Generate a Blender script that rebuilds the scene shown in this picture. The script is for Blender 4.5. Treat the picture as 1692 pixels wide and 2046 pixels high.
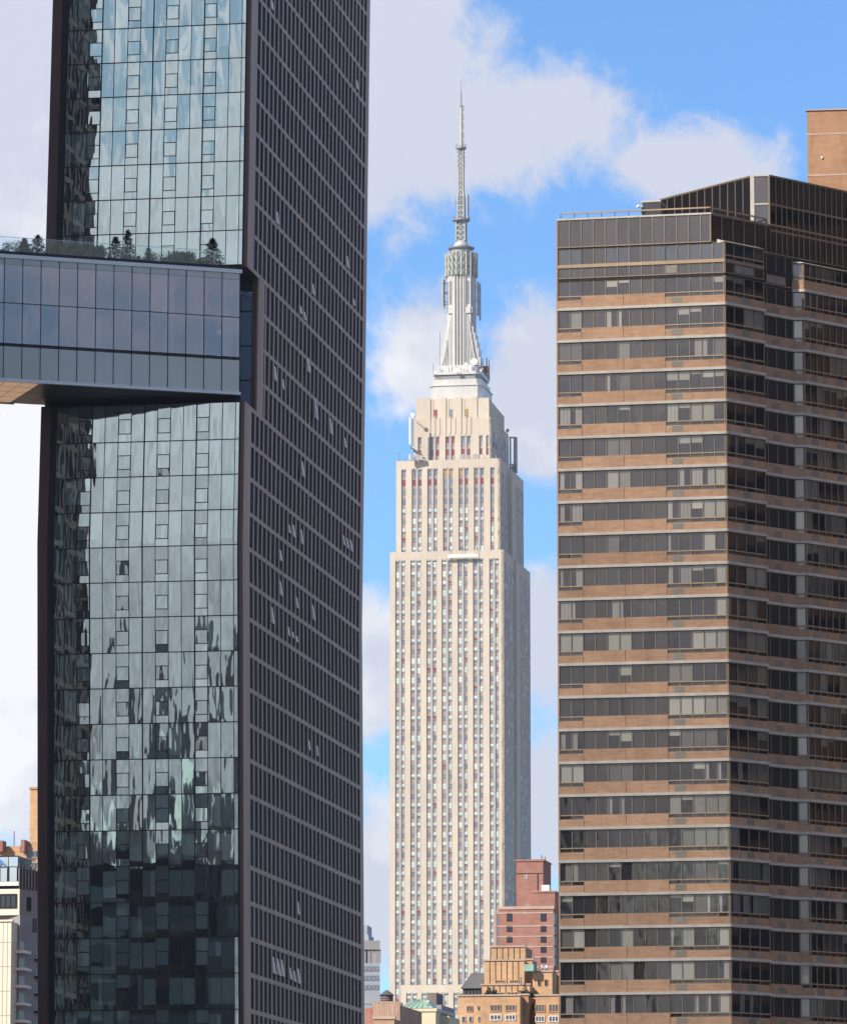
import bpy, bmesh, math, random
from math import sin, cos, tan, atan, radians, pi, sqrt, hypot
random.seed(11)
for o in list(bpy.data.objects): bpy.data.objects.remove(o)
S = bpy.context.scene
COL = S.collection
# ------------------------------------------------------------------ camera
FPX = 10450.0; W, H = 1692.0, 2046.0; CZ = 10.0
YH = 2600.0
PIT = atan((YH - H/2)/FPX)
cam = bpy.data.cameras.new('camera'); camo = bpy.data.objects.new('camera', cam); COL.objects.link(camo)
cam.sensor_fit = 'HORIZONTAL'; cam.sensor_width = 36.0; cam.lens = FPX/W*36.0
cam.clip_start = 1.0; cam.clip_end = 30000.0
camo.location = (0, 0, CZ); camo.rotation_euler = (pi/2 + PIT, 0, 0)
S.camera = camo
# ------------------------------------------------------------------ light
SUN_HEAD, SUN_EL = radians(230), radians(36)       # heading measured from +Y towards +X
sdir = (sin(SUN_HEAD)*cos(SUN_EL), cos(SUN_HEAD)*cos(SUN_EL), sin(SUN_EL))
sl = bpy.data.lights.new('sun', 'SUN'); sl.energy = 4.8; sl.angle = radians(0.53); sl.color = (1.0, 0.90, 0.76)
so = bpy.data.objects.new('sun', sl); COL.objects.link(so); so.location = (-300, -300, 900)
from mathutils import Vector
so.rotation_euler = Vector(sdir).to_track_quat('Z', 'Y').to_euler()
S.view_settings.view_transform = 'Standard'; S.view_settings.look = 'None'
S.view_settings.exposure = 0.40; S.view_settings.gamma = 1.0; S.view_settings.use_curve_mapping = False
# ------------------------------------------------------------------ pixel helpers (photo pixels -> metres)
def pray(px, py):
    u = (px - W/2)/FPX; v = (H/2 - py)/FPX
    return (u, cos(PIT) - v*sin(PIT), sin(PIT) + v*cos(PIT))
def pt(px, py, Y):
    d = pray(px, py); t = Y/d[1]
    return (d[0]*t, Y, CZ + d[2]*t)
def xat(px, py, Y): return pt(px, py, Y)[0]
def zat(py, Y): return pt(0, py, Y)[2]
# ------------------------------------------------------------------ world: sky with clouds placed by direction
world = bpy.data.worlds.new('World'); S.world = world; world.use_nodes = True
def build_world():
    nt = world.node_tree; N = nt.nodes; L = nt.links; N.clear()
    out = N.new('ShaderNodeOutputWorld')
    sky = N.new('ShaderNodeTexSky'); sky.sky_type = 'NISHITA'; sky.sun_disc = False
    sky.sun_elevation = SUN_EL; sky.sun_rotation = SUN_HEAD
    sky.air_density = 1.0; sky.dust_density = 0.2; sky.ozone_density = 3.0
    tint = N.new('ShaderNodeMix'); tint.data_type = 'RGBA'; tint.blend_type = 'MULTIPLY'; tint.inputs[0].default_value = 1.0
    L.new(sky.outputs[0], tint.inputs[6])
    tc = N.new('ShaderNodeTexCoord'); D = tc.outputs['Generated']
    dp = N.new('ShaderNodeVectorMath'); dp.operation = 'DOT_PRODUCT'; L.new(D, dp.inputs[0]); dp.inputs[1].default_value = (sin(SUN_HEAD), cos(SUN_HEAD), 0)
    ta = N.new('ShaderNodeMapRange'); L.new(dp.outputs['Value'], ta.inputs[0]); ta.inputs[1].default_value = -0.6; ta.inputs[2].default_value = 0.3
    tm = N.new('ShaderNodeMix'); tm.data_type = 'RGBA'; L.new(ta.outputs[0], tm.inputs[0]); tm.inputs[6].default_value = SKY_TINT; tm.inputs[7].default_value = SKY_TINT_SUN
    L.new(tm.outputs[2], tint.inputs[7])   # deep blue opposite the sun, paler towards it
    bg1 = N.new('ShaderNodeBackground'); bg1.inputs[1].default_value = SKY_STR; L.new(tint.outputs[2], bg1.inputs[0])
    def math_(op, a, b=None, c=None, clamp=False):
        n = N.new('ShaderNodeMath'); n.operation = op; n.use_clamp = clamp
        for i, q in enumerate((a, b, c)):
            if q is None: continue
            if isinstance(q, (int, float)): n.inputs[i].default_value = q
            else: L.new(q, n.inputs[i])
        return n.outputs[0]
    def noise(scale, detail, rough, vec=D, dist=0.0, sc=(1, 1, 1), loc=(0, 0, 0)):
        mp = N.new('ShaderNodeMapping'); L.new(vec, mp.inputs[0]); mp.inputs['Scale'].default_value = sc; mp.inputs['Location'].default_value = loc
        n = N.new('ShaderNodeTexNoise'); n.inputs['Scale'].default_value = scale; n.inputs['Detail'].default_value = detail
        n.inputs['Roughness'].default_value = rough; n.inputs['Distortion'].default_value = dist
        L.new(mp.outputs[0], n.inputs['Vector']); return n.outputs[0]
    def blob(px, py, rx, ry, amp):
        d = pray(px, py); l = sqrt(sum(q*q for q in d)); c = [q/l for q in d]
        s = N.new('ShaderNodeVectorMath'); s.operation = 'SUBTRACT'; L.new(D, s.inputs[0]); s.inputs[1].default_value = c
        m = N.new('ShaderNodeVectorMath'); m.operation = 'MULTIPLY'; L.new(s.outputs[0], m.inputs[0])
        m.inputs[1].default_value = (FPX/rx, FPX/rx*0.3, FPX/ry)
        ln = N.new('ShaderNodeVectorMath'); ln.operation = 'LENGTH'; L.new(m.outputs[0], ln.inputs[0])
        return math_('MULTIPLY', math_('SUBTRACT', 1.0, ln.outputs['Value']), amp)
    big = noise(40, 7, 0.62, loc=(3.1, 0, 1.7)); fine = noise(110, 8, 0.66, dist=0.35)
    wob = math_('ADD', math_('MULTIPLY', math_('SUBTRACT', big, 0.5), 2.0), math_('MULTIPLY', math_('SUBTRACT', fine, 0.5), 1.8))
    acc = None
    for b in CLOUDS:
        o = blob(*b); acc = o if acc is None else math_('SMOOTH_MAX', acc, o, 0.25)
    front = math_('ADD', acc, math_('MULTIPLY', wob, 0.62))
    # the rest of the sky: broken cloud everywhere outside the photographed window
    inwin = blob(846, 1023, 1900, 2000, 1.0)
    inw = math_('MULTIPLY', inwin, 3.0, clamp=True)
    rest = math_('ADD', math_('MULTIPLY', math_('SUBTRACT', noise(9, 7, 0.58, dist=0.3, sc=(1, 1, 2.2)), 0.47), 4.5), -0.12)
    sx = N.new('ShaderNodeSeparateXYZ'); L.new(D, sx.inputs[0])
    up = N.new('ShaderNodeMapRange'); L.new(sx.outputs[2], up.inputs[0]); up.inputs[1].default_value = 0.28; up.inputs[2].default_value = 0.55; up.inputs[4].default_value = -1.5
    rest = math_('ADD', rest, up.outputs[0])
    bd = (sin(BACK[0])*cos(BACK[1]), cos(BACK[0])*cos(BACK[1]), sin(BACK[1]))
    s_ = N.new('ShaderNodeVectorMath'); s_.operation = 'SUBTRACT'; L.new(D, s_.inputs[0]); s_.inputs[1].default_value = bd
    m_ = N.new('ShaderNodeVectorMath'); m_.operation = 'MULTIPLY'; L.new(s_.outputs[0], m_.inputs[0]); m_.inputs[1].default_value = (1/BACK[2], 1/BACK[2], 1/BACK[3])
    l_ = N.new('ShaderNodeVectorMath'); l_.operation = 'LENGTH'; L.new(m_.outputs[0], l_.inputs[0])
    bank = math_('MULTIPLY', math_('SUBTRACT', 1.0, l_.outputs['Value'], clamp=True), 1.2)
    rest = math_('ADD', rest, math_('ADD', bank, math_('MULTIPLY', math_('SUBTRACT', noise(52, 6, 0.62, dist=0.6), 0.5), 3.4)))
    mx = N.new('ShaderNodeMix'); mx.data_type = 'FLOAT'; L.new(inw, mx.inputs[0]); L.new(rest, mx.inputs[2]); L.new(front, mx.inputs[3])
    mr = N.new('ShaderNodeMapRange'); mr.interpolation_type = 'SMOOTHSTEP'; L.new(mx.outputs[0], mr.inputs[0])
    mr.inputs[1].default_value = -0.24; mr.inputs[2].default_value = 0.32
    mask = math_('MULTIPLY', mr.outputs[0], 0.97)
    cr = N.new('ShaderNodeMapRange'); L.new(math_('ADD', math_('ADD', math_('MULTIPLY', noise(30, 7, 0.62, loc=(0.4, 0, 0.9)), 0.7), math_('MULTIPLY', noise(85, 6, 0.6, loc=(1.4, 0, 2.9)), 0.3)), math_('MULTIPLY', blob(0, 1150, 900, 600, 0.35), 1.0)), cr.inputs[0])
    cr.inputs[1].default_value = 0.40; cr.inputs[2].default_value = 0.60
    cc = N.new('ShaderNodeMix'); cc.data_type = 'RGBA'; L.new(cr.outputs[0], cc.inputs[0])
    cc.inputs[6].default_value = (0.58, 0.61, 0.71, 1); cc.inputs[7].default_value = (0.86, 0.86, 0.88, 1)
    bg2 = N.new('ShaderNodeBackground'); L.new(cc.outputs[2], bg2.inputs[0]); 
    gz = N.new('ShaderNodeMapRange'); L.new(sx.outputs[2], gz.inputs[0]); gz.inputs[1].default_value = 0.09; gz.inputs[2].default_value = 0.21; gz.inputs[3].default_value = -0.42; gz.inputs[4].default_value = 0.75
    mott = math_('ADD', gz.outputs[0], math_('MULTIPLY', math_('SUBTRACT', noise(60, 5, 0.6, dist=0.4, loc=(2.2, 1.0, 0.3)), 0.5), 2.2))   # thick and thin parts of the bank towards the sun
    L.new(math_('MULTIPLY', math_('MAXIMUM', math_('MULTIPLY_ADD', math_('MAXIMUM', dp.outputs['Value'], 0.0), mott, 1.0), 0.25), CLOUD_STR), bg2.inputs[1])
    ms = N.new('ShaderNodeMixShader'); L.new(mask, ms.inputs[0]); L.new(bg1.outputs[0], ms.inputs[1]); L.new(bg2.outputs[0], ms.inputs[2])
    L.new(ms.outputs[0], out.inputs[0])
SKY_STR = 0.12; SKY_TINT = (0.58, 0.84, 1.12, 1); SKY_TINT_SUN = (1.0, 0.95, 0.86, 1); CLOUD_STR = 0.92
CLOUDS = [  # px, py, rx, ry, weight in photo pixels, turned into fixed directions
    (750, 110, 250, 330, 1.25), (900, 265, 290, 150, 1.05), (1080, 250, 200, 110, 0.75), (1370, 330, 180, 85, 0.95),
    (40, 180, 300, 350, 1.6), (40, 1150, 300, 480, 1.6), (20, 1500, 220, 190, 1.3), (850, 730, 120, 140, 0.8),
    (1065, 770, 120, 160, 1.0), (1085, 890, 80, 90, 0.8), (1090, 1290, 100, 160, 1.0), (740, 1330, 100, 160, 1.0), (1095, 1600, 80, 170, 0.85), (750, 1760, 90, 190, 0.85)]
BACK = (radians(203), radians(7.2), 0.5, 0.16)   # broad bank of cloud low over the far shore, behind the viewpoint
build_world()
# ------------------------------------------------------------------ materials
MATS = {}
class NT:
    def __init__(s, name):
        s.m = bpy.data.materials.new(name); s.m.use_nodes = True; s.t = s.m.node_tree; s.N = s.t.nodes; s.L = s.t.links
        s.p = s.N.get('Principled BSDF'); s.out = s.N.get('Material Output'); MATS[name] = s.m
    def new(s, k): return s.N.new(k)
    def link(s, a, b): s.L.new(a, b)
    def coord(s, sc=(1, 1, 1), rot=(0, 0, 0)):
        tc = s.new('ShaderNodeTexCoord'); mp = s.new('ShaderNodeMapping'); s.link(tc.outputs['Object'], mp.inputs[0])
        mp.inputs['Scale'].default_value = sc; mp.inputs['Rotation'].default_value = rot; return mp.outputs[0]
    def noise(s, scale, detail=4, rough=0.55, sc=(1, 1, 1)):
        n = s.new('ShaderNodeTexNoise'); n.inputs['Scale'].default_value = scale; n.inputs['Detail'].default_value = detail
        n.inputs['Roughness'].default_value = rough; s.link(s.coord(sc), n.inputs['Vector']); return n.outputs[0]
    def ramp(s, fac, c0, c1, lo=0.3, hi=0.7):
        mr = s.new('ShaderNodeMapRange'); s.link(fac, mr.inputs[0]); mr.inputs[1].default_value = lo; mr.inputs[2].default_value = hi
        mx = s.new('ShaderNodeMix'); mx.data_type = 'RGBA'; s.link(mr.outputs[0], mx.inputs[0])
        for i, c in ((6, c0), (7, c1)):
            if isinstance(c, tuple): mx.inputs[i].default_value = (*c, 1)
            else: s.link(c, mx.inputs[i])
        return mx.outputs[2]
    def mul(s, a, b, fac=1.0):
        mx = s.new('ShaderNodeMix'); mx.data_type = 'RGBA'; mx.blend_type = 'MULTIPLY'; mx.inputs[0].default_value = fac
        for i, c in ((6, a), (7, b)):
            if isinstance(c, tuple): mx.inputs[i].default_value = (*c, 1)
            else: s.link(c, mx.inputs[i])
        return mx.outputs[2]
def mat(name, c, rough=0.8, metal=0.0, var=0.18, scale=0.35, sc=(1, 1, 1), spec=0.3, fine=0.0):
    n = NT(name); lo = tuple(q*(1 - var) for q in c); hi = tuple(min(1, q*(1 + var)) for q in c)
    col = n.ramp(n.noise(scale, 6, 0.6, sc), lo, hi)
    if fine: col = n.mul(col, n.ramp(n.noise(scale*9, 3, 0.5, sc), (1 - fine,)*3, (1 + fine*0.2,)*3))
    n.link(col, n.p.inputs['Base Color']); n.p.inputs['Roughness'].default_value = rough
    n.p.inputs['Metallic'].default_value = metal; n.p.inputs['Specular IOR Level'].default_value = spec
    return n
def brick(name, c, mortar, var=0.2, bw=0.6, bh=0.22, grid=12.0, joint=0.02):
    n = NT(name)
    tc = n.new('ShaderNodeTexCoord'); sp = n.new('ShaderNodeSeparateXYZ'); n.link(tc.outputs['Object'], sp.inputs[0])
    a = n.new('ShaderNodeMath'); a.operation = 'ADD'; n.link(sp.outputs[0], a.inputs[0]); n.link(sp.outputs[1], a.inputs[1])
    cb = n.new('ShaderNodeCombineXYZ'); n.link(a.outputs[0], cb.inputs[0]); n.link(sp.outputs[2], cb.inputs[1])
    b = n.new('ShaderNodeTexBrick'); n.link(cb.outputs[0], b.inputs['Vector']); b.inputs['Scale'].default_value = 1.0
    b.inputs['Brick Width'].default_value = bw; b.inputs['Row Height'].default_value = bh; b.inputs['Mortar Size'].default_value = joint
    b.inputs['Color1'].default_value = (*[q*(1 - var) for q in c], 1); b.inputs['Color2'].default_value = (*[q*(1 + var) for q in c], 1)
    b.inputs['Mortar'].default_value = (*mortar, 1)
    st = n.ramp(n.noise(0.45, 6, 0.65, (1, 1, 0.45)), (0.74, 0.72, 0.70), (1.08, 1.06, 1.04), 0.32, 0.66)
    oi = n.new('ShaderNodeObjectInfo'); st2 = n.ramp(oi.outputs['Random'], (0.86, 0.85, 0.85), (1.06, 1.05, 1.04), 0.0, 1.0)
    sk = n.ramp(n.noise(1.6, 5, 0.7, (1, 1, 0.22)), (0.66, 0.64, 0.62), (1.0, 1.0, 1.0), 0.28, 0.46)
    n.link(n.mul(n.mul(n.mul(b.outputs[0], st, 0.7), st2), sk, 0.5), n.p.inputs['Base Color']); n.p.inputs['Roughness'].default_value = 0.9
    n.p.inputs['Specular IOR Level'].default_value = 0.15
    return n
def glass(name, fac, tint, rough=0.02, wave=0.004, sc=(1.2, 1.2, 0.35), fres=0.35):
    """coated window glass: the room or blind behind it (face colour) under a mirror layer that waves a little"""
    n = NT(name); n.N.remove(n.p)
    vc = n.new('ShaderNodeVertexColor'); vc.layer_name = 'Col'
    d = n.new('ShaderNodeBsdfDiffuse'); n.link(vc.outputs[0], d.inputs[0])
    g = n.new('ShaderNodeBsdfGlossy'); g.inputs['Color'].default_value = (*tint, 1); g.inputs['Roughness'].default_value = rough
    if wave:
        bp = n.new('ShaderNodeBump'); bp.inputs['Strength'].default_value = 1.0; bp.inputs['Distance'].default_value = wave
        n.link(n.noise(1.0, 1.5, 0.4, sc), bp.inputs['Height']); n.link(bp.outputs[0], g.inputs['Normal'])
    lw = n.new('ShaderNodeLayerWeight'); lw.inputs[0].default_value = 0.25
    ma = n.new('ShaderNodeMath'); ma.operation = 'MULTIPLY_ADD'; ma.use_clamp = True
    n.link(lw.outputs['Fresnel'], ma.inputs[0]); ma.inputs[1].default_value = fres; ma.inputs[2].default_value = fac
    mx = n.new('ShaderNodeMixShader'); n.link(ma.outputs[0], mx.inputs[0]); n.link(d.outputs[0], mx.inputs[1]); n.link(g.outputs[0], mx.inputs[2])
    n.link(mx.outputs[0], n.out.inputs[0]); return n
def clear_glass(name, fac, tint, trans, wave=0.002):
    n = NT(name); n.N.remove(n.p)
    t = n.new('ShaderNodeBsdfTransparent'); t.inputs[0].default_value = (*trans, 1)
    g = n.new('ShaderNodeBsdfGlossy'); g.inputs['Color'].default_value = (*tint, 1); g.inputs['Roughness'].default_value = 0.03
    bp = n.new('ShaderNodeBump'); bp.inputs['Distance'].default_value = wave
    n.link(n.noise(1.0, 2, 0.5, (0.8, 0.8, 0.4)), bp.inputs['Height']); n.link(bp.outputs[0], g.inputs['Normal'])
    mx = n.new('ShaderNodeMixShader'); mx.inputs[0].default_value = fac; n.link(t.outputs[0], mx.inputs[1]); n.link(g.outputs[0], mx.inputs[2])
    n.link(mx.outputs[0], n.out.inputs[0]); return n

m = mat('aged_copper', (0.33, 0.215, 0.145), 0.5, 0.3, 0.26, 0.5, (1, 1, 0.12), 0.5, 0.12)
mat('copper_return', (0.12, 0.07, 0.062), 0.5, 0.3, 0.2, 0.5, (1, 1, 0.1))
mat('rusty_copper', (0.26, 0.10, 0.045), 0.6, 0.2)
mat('dark_metal', (0.02, 0.021, 0.026), 0.45, 0.2)
mat('slot_dark', (0.012, 0.012, 0.018), 0.3, 0.0, spec=0.25)
mat('sash_sky_white', (0.9, 0.9, 0.93), 0.4)  # bright sky reflection on the tilted panes, put into a white colour
mat('steel_coping', (0.55, 0.56, 0.60), 0.35, 0.5, 0.06)
mat('bridge_spandrel', (0.52, 0.55, 0.54), 0.3, 0.0, 0.05, 0.3, spec=0.5)
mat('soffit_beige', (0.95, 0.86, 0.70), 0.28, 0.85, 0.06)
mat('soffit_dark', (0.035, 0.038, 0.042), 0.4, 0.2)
mat('room_grey', (0.17, 0.155, 0.17), 0.9); mat('room_column', (0.30, 0.18, 0.14), 0.9); mat('room_ceiling', (0.13, 0.10, 0.11), 0.9)
mat('white_trim', (0.8, 0.8, 0.8), 0.6, 0, 0.05)
glass('tower_glass', 0.50, (0.76, 0.85, 0.79), 0.015, 0.012, (0.9, 0.9, 0.25), 0.3)
glass('slot_glass', 0.02, (0.8, 0.85, 1.0), 0.05, 0.002, (1, 1, 0.5), 0.03)
glass('notch_glass', 0.30, (0.55, 0.75, 1.0), 0.03, 0.003)
glass('bronze_glass', 0.13, (0.95, 0.86, 0.77), 0.03, 0.006, (1.0, 1.0, 0.6), 0.15)
glass('dark_glass', 0.04, (0.8, 0.82, 0.9), 0.05, 0.003, (1.0, 1.0, 0.8), 0.18)
glass('far_window', 0.10, (0.85, 0.9, 1.0), 0.1, 0.0)
clear_glass('bridge_glass', 0.33, (0.78, 0.78, 0.87), (0.76, 0.77, 0.80))
clear_glass('rail_glass', 0.07, (0.9, 1, 1), (0.86, 0.94, 0.94))
mat('limestone', (0.60, 0.53, 0.445), 0.9, 0, 0.10, 0.06, (1, 1, 0.5), 0.2, 0.07)
mat('esb_spandrel', (0.41, 0.365, 0.35), 0.8, 0, 0.16, 0.5)
mat('strip_dark', (0.27, 0.245, 0.24), 0.7)
mat('esb_metal', (0.43, 0.405, 0.395), 0.45, 0.3, 0.1)
mat('mast_metal', (0.60, 0.59, 0.575), 0.42, 0.3, 0.12, 0.25, (1, 1, 0.2))
mat('mast_dark', (0.25, 0.255, 0.265), 0.5, 0.3); mat('lattice_metal', (0.42, 0.42, 0.39), 0.5, 0.3)
mat('lattice_green', (0.30, 0.38, 0.37), 0.5, 0.2); mat('drum_wall', (0.36, 0.38, 0.38), 0.6)
brick('tan_brick', (0.46, 0.28, 0.18), (0.47, 0.32, 0.225), 0.10)
mat('sill_stone', (0.52, 0.475, 0.43), 0.85, 0, 0.14, 0.9, (1, 1, 1), 0.2, 0.12)
mat('bronze_frame', (0.24, 0.19, 0.14), 0.45, 0.35, 0.12); mat('bronze_rail', (0.36, 0.26, 0.17), 0.5, 0.2, 0.12)
mat('panel_dark', (0.042, 0.037, 0.039), 0.10, 0.0, 0.12, 0.5, spec=0.7); mat('panel_shade', (0.012, 0.011, 0.014), 0.12, 0.0, 0.2, 0.5, spec=0.35); mat('gap_black', (0.02, 0.018, 0.017), 0.7)
mat('vent_grille', (0.25, 0.23, 0.20), 0.7, 0.2)
brick('orange_brick', (0.57, 0.37, 0.225), (0.56, 0.39, 0.26), 0.08, 1.2, 0.4); brick('red_brick', (0.40, 0.205, 0.17), (0.41, 0.24, 0.2), 0.09, 0.9, 0.35)
brick('pink_brick', (0.54, 0.36, 0.26), (0.45, 0.32, 0.24), 0.1, 1.0, 0.4); brick('tower_brick', (0.46, 0.27, 0.165), (0.47, 0.31, 0.21), 0.07, 0.9, 0.3)
mat('cream_stucco', (0.68, 0.61, 0.45), 0.9, 0, 0.08, 0.2); mat('cream_panel', (0.76, 0.72, 0.62), 0.8, 0, 0.06, 0.3)
mat('grey_panel', (0.30, 0.29, 0.31), 0.7, 0, 0.1); mat('green_copper', (0.33, 0.48, 0.38), 0.75, 0, 0.15, 0.8)
mat('wood_tank', (0.19, 0.165, 0.155), 0.9, 0, 0.2, 0.8, (1, 1, 0.1)); mat('band_stone', (0.47, 0.35, 0.29), 0.85)
mat('blue_grey_wall', (0.34, 0.38, 0.45), 0.6, 0, 0.08); mat('dark_roof', (0.12, 0.12, 0.13), 0.7); mat('teal_box', (0.26, 0.44, 0.38), 0.8)
mat('blue_sign', (0.05, 0.22, 0.75), 0.5, 0, 0.03); mat('conc', (0.30, 0.29, 0.28), 0.9)
n = mat('leaf_dark', (0.034, 0.062, 0.028), 0.7, 0, 0.5, 3.0); n = mat('leaf_green', (0.07, 0.11, 0.045), 0.7, 0, 0.5, 2.0); mat('leaf_straw', (0.17, 0.15, 0.075), 0.8, 0, 0.4, 2.0)
mat('bark', (0.06, 0.045, 0.03), 0.9)
mat('asphalt', (0.05, 0.05, 0.05), 0.9); mat('city_paving', (0.19, 0.165, 0.135), 0.9, 0, 0.25, 0.05); mat('far_block', (0.035, 0.038, 0.042), 0.6, 0, 0.5, 0.05)
n = mat('river_water', (0.03, 0.05, 0.055), 0.12, 0, 0.2, 0.02, spec=0.6)
bp = n.new('ShaderNodeBump'); bp.inputs['Distance'].default_value = 0.4; n.link(n.noise(0.3, 5), bp.inputs['Height']); n.link(bp.outputs[0], n.p.inputs['Normal'])

# ------------------------------------------------------------------ mesh building
ROOT = {}
class MB:
    def __init__(s): s.v = []; s.f = []
    def face(s, pts, m, c=None):
        i = len(s.v); s.v += [tuple(p) for p in pts]; s.f.append((tuple(range(i, i + len(pts))), m, c))
    def hexa(s, c, m, col=None):
        i = len(s.v); s.v += [tuple(p) for p in c]
        for q in ((0, 3, 2, 1), (4, 5, 6, 7), (0, 1, 5, 4), (1, 2, 6, 5), (2, 3, 7, 6), (3, 0, 4, 7)):
            s.f.append((tuple(i + k for k in q), m, col))
    def fbox(s, F, u0, u1, w0, w1, z0, z1, m, col=None):
        s.hexa([F(u0, w1, z0), F(u1, w1, z0), F(u1, w0, z0), F(u0, w0, z0), F(u0, w1, z1), F(u1, w1, z1), F(u1, w0, z1), F(u0, w0, z1)], m, col)
    def prism(s, poly, z0, z1, m, top=None):
        n = len(poly); i = len(s.v); s.v += [(x, y, z0) for x, y in poly] + [(x, y, z1) for x, y in poly]
        for k in range(n):
            s.f.append(((i + k, i + (k + 1) % n, i + n + (k + 1) % n, i + n + k), m, None))
        s.f.append((tuple(i + n + k for k in range(n)), top or m, None)); s.f.append((tuple(i + k for k in reversed(range(n))), m, None))
    def frust(s, p0, p1, z0, z1, m):
        n = len(p0); i = len(s.v); s.v += [(x, y, z0) for x, y in p0] + [(x, y, z1) for x, y in p1]
        for k in range(n): s.f.append(((i + k, i + (k + 1) % n, i + n + (k + 1) % n, i + n + k), m, None))
        s.f.append((tuple(i + n + k for k in range(n)), m, None)); s.f.append((tuple(i + k for k in reversed(range(n))), m, None))
    def tube(s, a, b, r, m, r2=None, n=6):
        a, b = Vector(a), Vector(b); d = (b - a).normalized(); x = d.orthogonal().normalized(); y = d.cross(x); r2 = r if r2 is None else r2
        i = len(s.v)
        for p, q in ((a, r), (b, r2)):
            for k in range(n):
                t = 2*pi*k/n; s.v.append(tuple(p + x*(q*cos(t)) + y*(q*sin(t))))
        for k in range(n): s.f.append(((i + k, i + (k + 1) % n, i + n + (k + 1) % n, i + n + k), m, None))
        s.f.append((tuple(i + k for k in reversed(range(n))), m, None)); s.f.append((tuple(i + n + k for k in range(n)), m, None))
    def lathe(s, cx, cy, prof, n, m, rot=0.0):
        i = len(s.v)
        for r, z in prof:
            for k in range(n):
                t = rot + 2*pi*k/n; s.v.append((cx + r*cos(t), cy + r*sin(t), z))
        for j in range(len(prof) - 1):
            for k in range(n):
                a = i + j*n; b = a + n; s.f.append(((a + k, a + (k + 1) % n, b + (k + 1) % n, b + k), m, None))
        s.f.append((tuple(i + k for k in reversed(range(n))), m, None)); e = i + (len(prof) - 1)*n; s.f.append((tuple(e + k for k in range(n)), m, None))
    def ball(s, c, r, m, n=10):
        prof = [(max(0.02*r, r*sin(pi*j/8)), c[2] - r*cos(pi*j/8)) for j in range(9)]; s.lathe(c[0], c[1], prof, n, m)
    def merge(s, o):
        i = len(s.v); s.v += o.v; s.f += [(tuple(k + i for k in q), m, c) for q, m, c in o.f]
    def build(s, name, parent=None, smooth=False, label=None, kind=None, fix=True):
        me = bpy.data.meshes.new(name); off = ROOT.get(parent.name, (0, 0, 0)) if parent else (0, 0, 0)
        me.from_pydata([(x - off[0], y - off[1], z - off[2]) for x, y, z in s.v], [], [q for q, m, c in s.f])
        names = []
        for q, m, c in s.f:
            if m not in names: names.append(m)
        for k in names: me.materials.append(MATS[k])
        for p, (q, m, c) in zip(me.polygons, s.f): p.material_index = names.index(m); p.use_smooth = smooth
        if any(c is not None for q, m, c in s.f):
            at = me.color_attributes.new('Col', 'FLOAT_COLOR', 'CORNER'); k = 0
            for q, m, c in s.f:
                cc = c or (0.03, 0.03, 0.03)
                for _ in q: at.data[k].color = (*cc, 1); k += 1
        if fix:
            bm = bmesh.new(); bm.from_mesh(me); bmesh.ops.recalc_face_normals(bm, faces=bm.faces); bm.to_mesh(me); bm.free()
        o = bpy.data.objects.new(name, me); COL.objects.link(o)
        if parent: o.parent = parent; ROOT[o.name] = off
        if label: o['label'] = label
        if kind: o['kind'] = kind
        return o
def thing(name, label, cat, loc, group=None):
    o = bpy.data.objects.new(name, None); COL.objects.link(o); o.location = loc; o.empty_display_size = 2.0
    o['label'] = label; o['category'] = cat
    if group: o['group'] = group
    ROOT[o.name] = tuple(loc); return o
def tag(o, label=None, cat=None, group=None, kind=None):
    if label: o['label'] = label
    if cat: o['category'] = cat
    if group: o['group'] = group
    if kind: o['kind'] = kind
    return o
class Fr:
    """a facade plane: u along it to the right, w out of it, z up; shear leans it"""
    def __init__(s, x, y, deg, shear=None):
        a = radians(deg); s.x, s.y = x, y; s.t = (cos(a), sin(a)); s.n = (sin(a), -cos(a)); s.sh = shear
    def __call__(s, u, w, z):
        x = s.x + u*s.t[0] + w*s.n[0]; y = s.y + u*s.t[1] + w*s.n[1]
        if s.sh: x += s.sh(z, u)
        return (x, y, z)
    def u(s, px, py):
        d = pray(px, py); r = d[0]/d[1]; return (r*s.y - s.x)/(s.t[0] - r*s.t[1])
    def y_at(s, u): return s.y + u*s.t[1]
    def z(s, px, py): return zat(py, s.y_at(s.u(px, py)))
    def at(s, u, w=0.0): p = s.__class__.__call__(s, u, w, 0); q = Fr(p[0], p[1], 0); q.t, q.n = s.t, s.n; return q
def proj(p):
    dx, dy, dz = p[0], p[1], p[2] - CZ
    f = dy*cos(PIT) + dz*sin(PIT); v = -dy*sin(PIT) + dz*cos(PIT)
    return (W/2 + FPX*dx/f, H/2 - FPX*v/f)
def emit(lst, name, parent, cap=100, low=1e9, sub=None):
    """the cap windows that show largest become parts of their own, the rest one part"""
    def key(b):
        n = len(b.v); c = [sum(v[i] for v in b.v)/n for i in range(3)]; px, py = proj(c)
        xs = [proj(v) for v in b.v]; a = (max(q[0] for q in xs) - min(q[0] for q in xs))*(max(q[1] for q in xs) - min(q[1] for q in xs))
        return -a if (0 < px < W and 0 < py < min(H, low)) else 0
    lst = sorted(lst, key=key); rest = MB()
    for i, b in enumerate(lst):
        if i < cap: b.build(name, parent, fix=False)
        else: rest.merge(b)
    if rest.f: rest.build(name, parent, kind='stuff' if len(lst) > cap else None, fix=False)
R = random.random
def rr(a, b): return a + (b - a)*R()
def sc(c, k): return tuple(q*k for q in c)

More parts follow.
